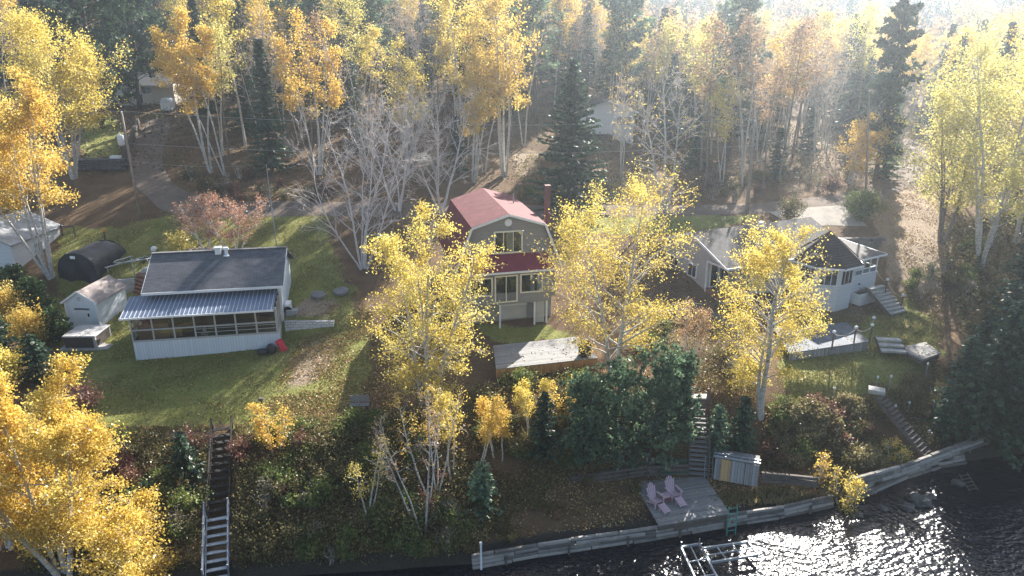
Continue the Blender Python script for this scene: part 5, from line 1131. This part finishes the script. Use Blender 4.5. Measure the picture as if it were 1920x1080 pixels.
plant("birch_tree", birch(23, H, 4, .14, .4, 5.0, 20, 6, 9500, .22, .18, "oval", "gold"), p, "huge pale gold birch towering behind the red roofed house", "tree", None)
p = base(868, 300); H = hgt(p, -10)
plant("birch_tree", birch(24, H, 3, .12, .45, 4.2, 18, 6, 7500, .22, .16, "oval", "yellow"), p, "tall yellow birch crowded against the huge pale gold birch", "tree", None)
# bare trees
p = base(682, 505); H = hgt(p, 210)
plant("bare_tree", birch(31, H, 6, .4, .2, 4.6, 15, 6, 500, .13, .11, "dome", "rust", "twig", up=.7, bare_k=1.3, azs=[1.6, 2.7, .5, 3.4, 1.0, 2.1, 3.0], leans=[.1, .3, .4, .35, .25, .25, .2], fine=True, wig=.07), p, "large bare grey tree with spreading crown left of the red roofed house", "tree", None, rz=0)
p = base(828, 400); H = hgt(p, 195)
plant("bare_tree", birch(32, H, 4, .3, .25, 4.0, 15, 7, 350, .13, .13, "dome", "rust", "twig", up=.8, bare_k=1.4, fine=True, wig=.06), p, "bare white branched tree brushing the rear corner of the red roof", "tree", None)
p = base(745, 395); H = hgt(p, 190)
plant("bare_tree", birch(33, H, 5, .28, .25, 4.2, 14, 7, 800, .13, .12, "dome", "gold", "twig", up=.8, bare_k=1.4, fine=True, wig=.06), p, "bare twiggy tree with few gold leaves between the two larger bare trees", "tree", None)
p = base(1247, 398); H = hgt(p, 140)
plant("bare_tree", birch(34, H, 3, .25, .35, 3.4, 14, 6, 500, .16, .17, "oval", "yellow", "birch", bare_k=2, up=.7, azs=[1.7, 2.9, .3], leans=[.04, .18, .22], fine=True, wig=.06), p, "bare white birch pair standing by the road behind the bungalow", "tree", None, rz=0)
p = base(1165, 330); H = hgt(p, 130)
plant("bare_tree", birch(35, H, 4, .2, .35, 2.6, 12, 5, 400, .16, .08, "oval", "gold", "birch", up=.8, fine=True), p, "thin bare birch in front of the white raised cottage", "tree", None)
# conifers
p = base(1068, 392); H = hgt(p, 108)
plant("spruce_tree", spruce(41, H, 4.7, .05, .46, 9, .22, .55, .14, "needle", droop=.25), p, "dark pointed spruce standing alone behind the chimney of the red roofed house", "tree", None)
p = base(192, 240)
plant("pine_tree", pine(42, 23, 7.0, .14, 60, 34, 12, .55, .1, "needle", prof="dome"), p, "massive dark pine at the head of the driveway beside the cream bungalow", "tree", None, rz=1)
p = base(262, 205); plant("pine_tree", pine(142, 22, 5.0, .15, 50, 30, 12, .55, .1, "needle", prof="dome"), p, "second dark pine standing over the roof of the cream bungalow", "tree", None, rz=2)
p = base(1640, 342); H = hgt(p, 20)
plant("pine_tree", pine(43, H, 3.2, .2, 44, 22, 12, .5, .1, "needle", prof="tall", flat=.3), p, "tall dark pine rising where the track bends into the wood", "tree", None)
p = base(1655, 330); plant("spruce_tree", spruce(44, 11, 2.0, .05, .4, 8, .22, .45, .13, "pineneedle"), p, "pale green young spruce at the foot of the tall dark pine", "tree", None)
p = base(1590, 345); H = hgt(p, 232)
plant("maple_tree", birch(45, H, 4, .3, .25, 2.3, 12, 5, 4500, .19, .08, "dome", "gold"), p, "small round golden tree beside the track under the wires", "tree", None)
p = base(1612, 412); plant("shrub", shrub(46, 2.9, 1.9, 16, 6000, .17, "greenleaf", spread=.25), p, "round yellow green shrub at the edge of the gravel yard", "shrub", None, parts=("stem", "foliage"))
p = base(1480, 425); plant("shrub", shrub(47, 2.6, 1.1, 10, 2500, .15, "brush", spread=.2), p, "dull shrub behind the ridge of the grey bungalow", "shrub", None, parts=("stem", "foliage"))
# the right hand yellow green mass
for i, (bx_, by_, tp, rr_, n_, lb) in enumerate(((1838, 500, 72, 4.6, 19000, "broad yellow green aspen nearest the leaf covered slope"), (1765, 455, 150, 3.8, 13000, "rounded yellow green aspen overhanging the sunlit track"), (1925, 470, 85, 4.6, 17000, "tall yellow green aspen cut by the frame above the dark spruces"), (1790, 372, 175, 3.0, 8000, "smaller yellow aspen behind the rounded one by the track"), (1880, 400, 120, 3.6, 9000, "yellow green aspen filling the gap behind the broad one"))):
    p = base(bx_, by_); H = hgt(p, tp)
    plant("aspen_tree", birch(50 + i, H, 4, .2, .22, rr_ * 1.35, 20, 6, int(n_ * .75), .19, .17, "oval", "lime", "barkgrey" if i % 2 else "birch", up=.75, spread=.38), p, lb, "tree", None)
# sumacs, saplings, hedge near the blue cottage
for i, (bx_, by_, tp) in enumerate(((388, 478, 372), (444, 480, 368))):
    p = base(bx_, by_); H = hgt(p, tp); plant("sumac", birch(60 + i, H, 4, .35, .35, 1.7, 10, 5, 2600, .15, .07, "dome", "sumac", "twig", up=.7, spread=.22, fine=True), p, ["flat topped rusty sumac above the firewood heap", "flat topped rusty sumac nearest the antenna mast"][i], "small tree", None)
p = base(336, 478); plant("sapling", shrub(63, 2.3, 1.0, 8, 1500, .17, "lime", spread=.2), p, "yellow green sapling beside the rusty sumacs", "shrub", None, parts=("stem", "foliage"))
HG = [((70, 600), 3.6, 1.5, "cedar", "bright green cedar bush of the hedge beside the white garage"), ((35, 560), 3.0, 1.5, "cedar", "bright green cedar bush cut by the frame beside the white garage"), ((105, 640), 2.7, 1.3, "cedar", "green cedar bush at the hot tub end of the hedge"), ((60, 650), 3.0, 1.5, "gold", "orange gold bush glowing in front of the green cedars"), ((20, 610), 3.2, 1.4, "gold", "orange gold bush cut by the frame in front of the cedars"), ((15, 735), 2.8, 1.7, "yellow", "yellow bush below the dark hedge spruces"), ((120, 715), 1.6, 1.1, "brush", "brown twiggy bush at the shaded lawn corner"), ((155, 775), 2.0, 1.3, "redbrush", "bare reddish bush between the golden birch and shaded lawn")]
for i, ((bx_, by_), h_, r_h, mt, lb) in enumerate(HG):
    p = base(bx_, by_)
    if mt == "cedar": plant("cedar_bush", spruce(70 + i, h_, r_h, .03, .22, 9, .16, .32, .1, "cedar", droop=-.5, pw=.5), p, lb, "bush", None, parts=("stem", "foliage"))
    else: plant("bush", shrub(70 + i, h_, r_h, 18, 5500 if mt != "redbrush" else 900, .14, mt, spread=.24), p, lb, "bush", None, parts=("stem", "foliage"))
for i, (bx_, by_, h_, lb) in enumerate(((10, 690, 4.2, "dark spruce cut by the frame under the orange hedge bushes"), (75, 712, 3.4, "dark spruce between the orange hedge and hot tub"))):
    plant("spruce_tree", spruce(80 + i, h_, 1.6, .04, .26, 8, .18, .34, .1), base(bx_, by_), lb, "tree", None)
# green pines on the bank
PB = [(1215, 872, 688, 2.5, "full green pine on the bank nearest the lake stairs"), (1150, 870, 700, 2.1, "green pine on the bank under the twin trunked birch"), (1095, 858, 730, 1.6, "green pine on the bank between two bushier ones"), (1265, 838, 690, 1.5, "narrow green pine touching the lake stairs")]
for i, (bx_, by_, tp, r_p, lb) in enumerate(PB):
    p = base(bx_, by_); plant("pine_tree", pine(90 + i, hgt(p, tp), r_p * 1.1, .06, 34, 20, 12, .27, .05, "pineneedle", prof="dome", flat=.5, up=.55), p, lb, "tree", None)
SB = [(1020, 850, 735, 1.2, "needle", "slim dark spruce on the bank below the timber deck"), (352, 905, 810, 1.15, "needle", "young spruce on the dark bank beside the sunken steps"), (1341, 855, 757, 1.0, "pineneedle", "pale young spruce to the right of the lake stairs"), (1386, 858, 742, 1.15, "needle", "dark young spruce between the board lean-to and birch trunk"), (905, 950, 865, 1.2, "pineneedle", "bushy low pine on the bank above the crib wall"), (718, 905, 868, .6, "pineneedle", "small green fir among brown brush on the bank"), (282, 960, 900, .8, "needle", "small spruce against the golden birch crown"), (230, 845, 815, .8, "cedar", "low green juniper at the lawn brink by the golden birch"), (1512, 785, 752, .5, "pineneedle", "tiny spruce at the edge of the right lawn")]
for i, (bx_, by_, tp, r_p, mt, lb) in enumerate(SB):
    p = base(bx_, by_); plant("spruce_tree", spruce(100 + i, max(.8, hgt(p, tp)), r_p, .04, .2, 8, .14, .28, .08, mt), p, lb, "tree", None)
# dark spruces on the right
RS = [(1905, 800, 400, 3.4, "dark spruce cut by the frame at the foot of the aspens"), (1850, 830, 560, 2.9, "large dark spruce shading the wooden lake ladder"), (1790, 800, 625, 1.9, "pointed dark spruce beside the bleached plank platform"), (1900, 640, 400, 3.0, "dark spruce behind the others near the frame edge"), (1830, 715, 600, 1.7, "slender dark spruce behind the plank platform"), (1945, 830, 600, 3.0, "dark spruce overhanging the shore at the frame edge"), (1765, 820, 745, 1.0, "small dark spruce at the bank lamps")]
for i, (bx_, by_, tp, r_p, lb) in enumerate(RS):
    p = base(bx_, by_); plant("spruce_tree", spruce(110 + i, hgt(p, tp), r_p, .04, .34, 9, .2, .44, .12), p, lb, "tree", None)
# slim bank birches and saplings
BB = [(688, 970, 815, 3, 500, "white three stemmed birch on the bank with almost no leaves"), (790, 995, 760, 4, 500, "crooked white birch stems rising from the bank brush"), (815, 945, 735, 4, 900, "small golden birch with bent grey stems at mid bank"), (848, 905, 720, 2, 1100, "slim gold leaved birch on the bank below the forked birch"), (895, 880, 745, 2, 1600, "leaning slim birch near the corner of the timber deck"), (935, 858, 752, 3, 2200, "yellow leaved sapling clump in front of the timber deck skirt"), (1000, 835, 730, 3, 2000, "yellow sapling under the middle of the timber deck"), (520, 850, 755, 3, 1900, "yellow bush birch at the brink of the sunlit lawn"), (1060, 812, 722, 3, 1500, "thin yellow sapling between the deck and bank pines"), (1578, 960, 885, 4, 1500, "yellow sapling overhanging the log crib at the lake"), (1680, 880, 835, 3, 700, "small bright yellow sapling near the foot of the bank stairs"), (1530, 905, 862, 3, 600, "small yellow sapling above the upper log wall"), (1290, 690, 560, 4, 1600, "thin brownish sapling in the hollow between house and bungalow")]
for i, (bx_, by_, tp, ns_, n_, lb) in enumerate(BB):
    p = base(bx_, by_); H = hgt(p, tp); tall = H > 3.5
    plant("birch_sapling", birch(130 + i, H, ns_, .22, .5 if tall else .2, max(.7, H * (.17 if tall else .24)), 10, 4, n_ * (2 if tall else 1), .09 if tall else .11, .05 if tall else .03, "oval", "rust" if i in (1, 12) else "gold" if i % 3 else "yellow", "birch" if i != 12 else "twig", up=.8, spread=.16), p, lb, "small tree", None)
# ------------------------------------------------------------------ shrubs on the bank and round the houses
SHP = [shrub(200, 1.1, .9, 12, 1300, .11, "brush"), shrub(201, 1.5, 1.0, 12, 1500, .11, "redbrush"), shrub(202, 1.3, 1.0, 12, 1600, .11, "greenleaf"), shrub(203, .9, .9, 14, 900, .1, "rust"), shrub(204, 1.5, .8, 14, 420, .1, "brush", bark="twig"), shrub(205, 1.2, 1.1, 20, 2600, .16, "drygrass", spread=.12)]
SHN = ["dull brown bush", "dark red leaved bush", "green leaved bush", "rust coloured bush", "nearly bare twiggy bush", "tawny tussock bush"]
rg = random.Random(21); nprng = np.random.default_rng(3)
STAIRW = [(sA, sM), (U(1650, 741, 4.2), U(1738, 852, 1.35)), (U(1311, 748, 4.95), U(1309, 892, 1.1)), (sM, sB)]
def on_stairs(x, y, w=.75):
    r = np.zeros(np.shape(x), bool)
    for a, c in STAIRW:
        dx, dy = c.x - a.x, c.y - a.y; L2 = dx * dx + dy * dy; t = np.clip(((x - a.x) * dx + (y - a.y) * dy) / L2, 0, 1)
        r |= np.hypot(x - a.x - t * dx, y - a.y - t * dy) < w
    return r
def zone_shrubs(poly, n, kinds, where, smin=.7, smax=1.25):
    xs = [p[0] for p in poly]; ys = [p[1] for p in poly]; k = t = 0
    while k < n and t < n * 40:
        t += 1; px, py = rg.uniform(min(xs), max(xs)), rg.uniform(min(ys), max(ys))
        if not inside(poly, np.array([px]), np.array([py]))[0]: continue
        p = G(px, py); q = rg.choice(kinds)
        if on_stairs(p.x, p.y, 1.25): continue
        k += 1
        plant("bush", SHP[q], p, SHN[q] + " " + where, "bush", SHN[q] + " " + where, s=rg.uniform(smin, smax), rz=rg.uniform(0, 6.28), parts=("stem", "foliage"))
zone_shrubs([(205, 842), (395, 838), (392, 960), (388, 1040), (270, 1040)], 26, (0, 0, 1, 2, 2, 4), "on the bank between the golden birch and sunken steps")
zone_shrubs([(435, 835), (560, 805), (700, 800), (790, 800), (860, 990), (700, 1020), (440, 1030)], 76, (0, 1, 2, 0, 4, 2, 2, 0, 2), "on the bank between the sunken steps and crib wall")
zone_shrubs([(440, 1010), (870, 1000), (885, 1045), (440, 1066)], 26, (0, 2, 4, 2, 0), "along the water below the sunken steps", .5, .9)
zone_shrubs([(20, 960), (270, 930), (275, 1060), (40, 1070)], 16, (0, 2, 1, 4), "under the great golden birch")
zone_shrubs([(860, 740), (960, 715), (1120, 700), (1290, 800), (1180, 860), (950, 900), (880, 900)], 34, (0, 2, 3, 0), "on the bank below the timber deck")
zone_shrubs([(880, 930), (1180, 880), (1190, 900), (1215, 975), (900, 1025)], 18, (0, 3, 0), "on the low terrace beside the lake deck", .35, .6)
zone_shrubs([(1440, 800), (1500, 770), (1640, 755), (1730, 860), (1600, 890), (1440, 870)], 46, (0, 1, 5, 3, 5, 2, 0), "on the bank below the right lawn")
zone_shrubs([(1680, 740), (1760, 700), (1800, 830), (1760, 840)], 12, (0, 4, 5), "between the bank lamps and dark spruces")
zone_shrubs([(1450, 905), (1590, 900), (1700, 880), (1600, 930), (1480, 945)], 12, (0, 3, 5), "along the top of the log crib", .35, .6)
zone_shrubs([(1220, 560), (1330, 600), (1420, 690), (1400, 720), (1250, 700), (1180, 640)], 14, (0, 4, 2, 4), "in the hollow between the timber deck and bungalow")
zone_shrubs([(1680, 510), (1790, 490), (1800, 560), (1700, 570)], 10, (0, 4, 2), "by the broad garden steps", .6, .9)
zone_shrubs([(1000, 330), (1180, 330), (1200, 385), (960, 385)], 14, (2, 0, 4), "along the road behind the red roofed house")
zone_shrubs([(1300, 300), (1560, 330), (1560, 375), (1300, 385)], 22, (0, 4, 1), "along the road behind the bungalow")
zone_shrubs([(330, 330), (620, 340), (620, 378), (420, 380)], 20, (0, 4, 1), "along the road behind the blue cottage")
zone_shrubs([(1760, 430), (1900, 420), (1900, 560), (1830, 620)], 16, (0, 4, 2, 3), "under the aspens on the leafy slope")
# ------------------------------------------------------------------ forest
FB = [birch(300, 16, 1, .06, .5, 2.7, 20, 6, 2700, .22, .13, "tall", "yellow", spread=.35), birch(301, 15, 2, .1, .52, 2.6, 17, 6, 3000, .22, .12, "oval", "gold", spread=.35), birch(302, 17, 1, .05, .45, 3.2, 22, 6, 3300, .23, .15, "oval", "gold", spread=.4), birch(303, 14, 3, .12, .5, 2.5, 15, 5, 2600, .21, .1, "tall", "yellow", spread=.35), birch(304, 17, 1, .06, .5, 2.8, 20, 6, 2400, .22, .14, "oval", "lime", "barkgrey", spread=.4), birch(305, 16, 1, .08, .5, 2.2, 16, 5, 1500, .22, .12, "oval", "rust", "barkgrey", spread=.35, fine=True), birch(306, 15, 2, .1, .45, 2.0, 14, 5, 300, .2, .1, "oval", "rust", "birch", fine=True, bare_k=1.6)]
FC = [spruce(320, 17, 2.7, .08, .5, 8, .3, .62, .17), spruce(321, 14, 2.3, .06, .5, 8, .3, .6, .17), spruce(322, 19, 3.0, .2, .55, 8, .32, .65, .18, ragged=.5), pine(323, 20, 3.6, .35, 36, 20, 10, .6, .13, "pineneedle"), spruce(324, 7, 1.6, .05, .4, 8, .25, .5, .14)]
FN = ["yellow birch", "golden birch", "broad golden birch", "yellow birch clump", "yellow green aspen", "rust leaved birch", "bare white birch", "dark spruce", "dark spruce", "tall ragged spruce", "tall pine", "young spruce"]
FP = FB + FC
taken = [tuple(o.location[:2]) for o in COL.objects if o.type == "EMPTY" and o.get("category") == "tree"]
road_w = gp([(300,222),(285,262),(272,310),(292,350),(345,382),(430,391),(540,391),(640,392),(760,394),(900,396),(1040,397),(1160,396),(1280,394),(1400,391),(1500,384),(1600,372),(1665,352),(1705,320),(1715,290),(1690,262)])
CLEAR = [pixpoly([(940, 335), (1010, 262), (1215, 262), (1215, 345), (1100, 380), (960, 380)]), pixpoly([(150, 215), (340, 205), (330, 345), (150, 340)])]
CLEAR[0] += []; wy = wh.location
SUNV = Vector((math.sin(SUN_AZ) * math.cos(SUN_EL), math.cos(SUN_AZ) * math.cos(SUN_EL), math.sin(SUN_EL)))
LIT = [G(*q) + Vector((0, 0, .5)) for q in ((560,590),(600,690),(620,560),(640,700),(480,760),(550,770),(1700,690),(1580,725),(530,735),(600,640),(590,450),(560,430),(480,430),(250,570),(1500,400),(1560,400),(1690,450),(1680,520),(1700,560),(1640,710),(1600,740),(1725,660),(1700,340),(1680,370),(985,300),(1560,800))] + [U(*q) for q in ((340,520,9.6),(420,520,9.6),(500,520,9.6),(905,390,13.8),(970,385,13.8),(1000,400,13.4),(1600,455,9.5),(800,520,11),(1150,450,13),(1450,520,12),(130,850,6),(60,800,7),(1500,1050,0),(1350,1060,0),(1600,1075,0),(1450,1010,0),(1800,1010,0),(1560,985,0),(1600,1040,0),(1650,1000,0),(1750,960,0),(1400,1065,0),(1180,720,5),(80,260,15),(690,350,14),(1250,250,16))]
def shades(x, y, z0, h):                # would a tree here throw its crown's shade on one of the sunlit places
    for q in LIT:
        dx, dy = x - q.x, y - q.y; t = dx * SUNV.x + dy * SUNV.y; hl = math.hypot(SUNV.x, SUNV.y); t /= hl
        if t < 1: continue
        off = abs(dx * SUNV.y - dy * SUNV.x) / hl
        if off < 2.7 and q.z + t * SUNV.z / hl < z0 + h: return True
    return False
def forest(poly, n, weights, where, gap=1.45, smin=.82, smax=1.15):
    xs = [q[0] for q in poly]; ys = [q[1] for q in poly]; k = t = 0; px_ = np.array(poly)
    while k < n and t < n * 60:
        t += 1; x, y = rg.uniform(min(xs), max(xs)), rg.uniform(min(ys), max(ys))
        a = np.array([x]), np.array([y])
        if not inside(poly, *a)[0] or any(inside(c, *a)[0] for c in CLEAR): continue
        if abs(x - wy.x - 1) < 7 and wy.y - 16 < y < wy.y + 9: continue
        if abs(x - cb_.location.x - 4.5) < 7 and cb_.location.y - 8 < y < cb_.location.y + 8: continue
        if any((x - u) ** 2 + (y - v) ** 2 < gap * gap for u, v in taken): continue
        if any((x - u) ** 2 + (y - v) ** 2 < 10 for u, v in road_w): continue
        zt = Z(x, y)
        q = rg.choices(range(len(FP)), weights)[0]
        if q not in (6, 11) and shades(x, y, zt, 16.5): continue
        taken.append((x, y)); k += 1; nm = ("birch_tree", "aspen_tree", "spruce_tree", "pine_tree")[0 if q < 4 or q in (5, 6) else 1 if q == 4 else 3 if q == 10 else 2]
        plant(nm, FP[q], (x, y, Z(x, y)), FN[q] + " " + where, "tree", FN[q] + " " + where, s=rg.uniform(smin, smax), rz=rg.uniform(0, 6.28))
#        y  g  G  yc ls ru ba  s1 s2 s3 pi yg
forest([(-62, 84), (-44, 92), (-42, 150), (-95, 150), (-80, 88)], 34, (1, 1, 1, 1, 1, 3, 3, 5, 3, 4, 4, 1), "in the wood above the cream bungalow")
forest([(-36, 80), (-10, 80), (-10, 150), (-40, 150), (-38, 96)], 78, (1, 1, 1, 2, 1, 7, 11, 4, 2, 3, 2, 2), "in the wood behind the blue cottage")
forest([(-10, 81), (9, 86), (9, 150), (-10, 150)], 46, (1, 1, 2, 1, 1, 6, 8, 3, 1, 2, 2, 1), "in the wood behind the red roofed house")
forest([(9, 106), (24, 104), (30, 150), (9, 150)], 46, (.5, .5, .5, .5, 1, 8, 10, 4, 2, 3, 3, 0), "in the wood behind the white raised cottage")
forest([(22, 83), (44, 84), (50, 150), (26, 150)], 78, (.5, .5, .5, 1, 2, 9, 12, 2, 2, 2, 2, 2), "in the wood beyond the bungalow and slim pole")
forest([(50, 86), (66, 80), (95, 150), (52, 150)], 42, (1, 1, 2, 1, 5, 3, 3, 2, 1, 1, 0, 1), "in the wood beyond the sunlit track")
forest([(44, 66), (56, 62), (70, 76), (54, 82)], 10, (1, 1, 1, 1, 5, 1, 1, 0, 0, 0, 0, 1), "on the slope among the big aspens")
# ------------------------------------------------------------------ the far wood: one mass to the skyline
def far_wood():
    C = []; Sz = []; V_ = []; KI = []
    rng = np.random.default_rng(9); cells = []
    for y in np.concatenate([np.arange(152, 235, 5.0), np.arange(238, 640, 9.0)]):
        hw = y * .78 + 10
        for x in np.arange(-hw, hw, 5.5 if y < 235 else 9.5):
            if rng.random() < .12: continue
            cells.append((x + rng.uniform(-2.5, 2.5), y + rng.uniform(-2.5, 2.5)))
    W = Wood(); outs = {"gold": [], "lime": [], "rust": [], "needle": []}
    XY = np.array(cells); Zs = ZA(XY[:, 0], XY[:, 1])
    for (x, y), z in zip(cells, Zs):
        far = y > 235; h = rng.uniform(11, 19) * (1.0 if not far else .95); kind = rng.choice(["gold", "lime", "rust", "needle"], p=[.12, .08, .35, .45]); n = 260 if not far else 120
        if kind == "needle":
            t = rng.random(n) ** .7; a = rng.uniform(0, 6.28, n); r = (t * 2.6 + .1) * np.sqrt(rng.random(n)); P = np.stack([x + r * np.cos(a), y + r * np.sin(a), z + h * (1 - t * .92)], 1)
        else:
            lobes = rng.normal(0, 1, (7, 3)) * np.array([1.5, 1.5, 2.2]) + np.array([x, y, z + h * .68]); P = lobes[rng.integers(0, 7, n)] + rng.normal(0, .85, (n, 3))
        outs[kind].append((P, np.full(n, rng.normal(.5, .12)), np.full(n, .75 if not far else 1.25)))
        if not far: W.tube(np.array([[x, y, z - .3], [x + rng.normal(0, .3), y, z + h * .75]]), [.14, .06], None, 4, 0 if rng.random() < .6 else 1)
    o = link("far_wood", W.mesh("far trunks", [M["birch"], M["barkgrey"]])); tag(o, kind="stuff")
    for k, L in outs.items():
        P = np.concatenate([q[0] for q in L]); v = np.concatenate([q[1] for q in L]); s_ = np.concatenate([q[2] for q in L])
        c = link("foliage", leaf_mesh("far foliage", P, s_, M[k], rng, aspect=.8, val=np.clip(v + rng.normal(0, .13, len(P)), 0, 1)), o); tag(c, kind="stuff")
far_wood()
# ------------------------------------------------------------------ leaf litter, tufts, understory (uncountable)
def scatter(name, poly_px, n, size, mat, zoff, flat, lift=0.0, up=False, world=None):
    poly = pixpoly(poly_px) if world is None else world
    xs = [q[0] for q in poly]; ys = [q[1] for q in poly]; m = n * 3
    X = nprng.uniform(min(xs), max(xs), m); Y = nprng.uniform(min(ys), max(ys), m); ok = inside(poly, X, Y) & (_vnoise(X / 1.6, Y / 1.6, 4) + nprng.uniform(-.35, .35, m) > .42) & ~on_stairs(X, Y); X, Y = X[ok][:n], Y[ok][:n]
    Zz = ZA(X, Y) + zoff + nprng.uniform(0, 1, len(X)) ** 2 * lift
    Ud = nprng.normal(size=(len(X), 3)); Ud[:, 2] = Ud[:, 2] * (1 - flat)
    if up: Ud[:, :2] *= .45; Ud[:, 2] = 1
    return np.stack([X, Y, Zz], 1), Ud
def scat_obj(name, parts_, size, mat, aspect):
    C = np.concatenate([a for a, _ in parts_]); D = np.concatenate([b for _, b in parts_])
    o = link(name, leaf_mesh(name, C, size, M[mat], nprng, D, aspect)); return tag(o, kind="stuff")
lawn_l, lawn_r = [(128,700),(205,806),(430,812),(560,800),(690,770),(720,700),(700,600),(645,500),(610,398),(300,396),(100,440),(100,640)], [(1440,640),(1490,790),(1640,745),(1760,700),(1770,600),(1700,540),(1540,600)]
def on_boards(Q, n, dz=.012):
    Q = [np.array(q) for q in Q]; a, c = nprng.random((2, n, 1)); P = (Q[0] * (1 - a) + Q[1] * a) * (1 - c) + (Q[3] * (1 - a) + Q[2] * a) * c; P[:, 2] += dz
    D = nprng.normal(size=(n, 3)); D[:, 2] *= .1; return P, D
scat_obj("fallen_leaves", [on_boards(dq, 90), on_boards(kq_deck, 150), on_boards(pq_, 90), on_boards(fq, 160), scatter("", lawn_l, 9000, 0, 0, .03, .8), scatter("", [(480,800),(560,640),(640,560),(720,600),(760,760),(620,800)], 9000, 0, 0, .03, .8), scatter("", lawn_r, 3500, 0, 0, .03, .8), scatter("", [(1640,480),(1640,400),(1700,340),(1780,400),(1800,500),(1760,600)], 9000, 0, 0, .03, .8), scatter("", [(880,740),(1120,690),(1420,720),(1420,800),(1300,860),(900,800)], 8000, 0, 0, .03, .8), scatter("", [(300,330),(620,340),(960,390),(960,420),(480,400),(300,390)], 7000, 0, 0, .03, .8), scatter("", [(1080,860),(880,1020),(1230,980),(1550,935),(1560,890),(1300,860)], 5000, 0, 0, .05, .7)], .12, "litter", .75)
scat_obj("grass_tufts", [scatter("", lawn_l, 30000, 0, 0, .04, 0, 0, True), scatter("", lawn_r, 14000, 0, 0, .04, 0, 0, True)], .16, "grass", .28)
scat_obj("dry_grass", [scatter("", [(200,806),(430,800),(720,770),(700,815),(430,845),(205,840)], 9000, 0, 0, .12, 0, .1, True), scatter("", [(1440,800),(1640,742),(1745,705),(1760,740),(1640,790),(1480,830)], 7000, 0, 0, .12, 0, .1, True), scatter("", [(1260,950),(1470,955),(1560,935),(1540,905),(1430,915)], 4000, 0, 0, .1, 0, .1, True), scatter("", [(965,330),(1010,270),(1020,330),(1240,330),(1240,380),(960,385)], 3000, 0, 0, .1, 0, .1, True)], .34, "drygrass", .22)
bank_l, bank_m, bank_r = [(120,830),(205,825),(430,815),(700,790),(860,760),(900,1045),(700,1062),(280,1078),(40,1078),(60,940)], [(860,740),(1120,690),(1300,770),(1300,870),(1080,890),(890,1030)], [(1440,800),(1640,750),(1760,700),(1840,820),(1700,860),(1440,885)]
scat_obj("undergrowth", [scatter("", bank_l, 60000, 0, 0, .1, .2, .9), scatter("", bank_m, 26000, 0, 0, .1, .2, .6), scatter("", bank_r, 24000, 0, 0, .1, .2, .8), scatter("", [(1180,600),(1330,600),(1430,700),(1420,760),(1250,720)], 6000, 0, 0, .08, .2, .5)], .12, "brush", .75)
scat_obj("forest_floor_plants", [scatter("", 0, 30000, 0, 0, .1, .2, 1.0, world=[(-70, 80), (70, 82), (90, 130), (-90, 130)]), scatter("", [(1760,430),(1920,400),(1920,700),(1800,620)], 9000, 0, 0, .1, .2, .8)], .26, "brush", .75)
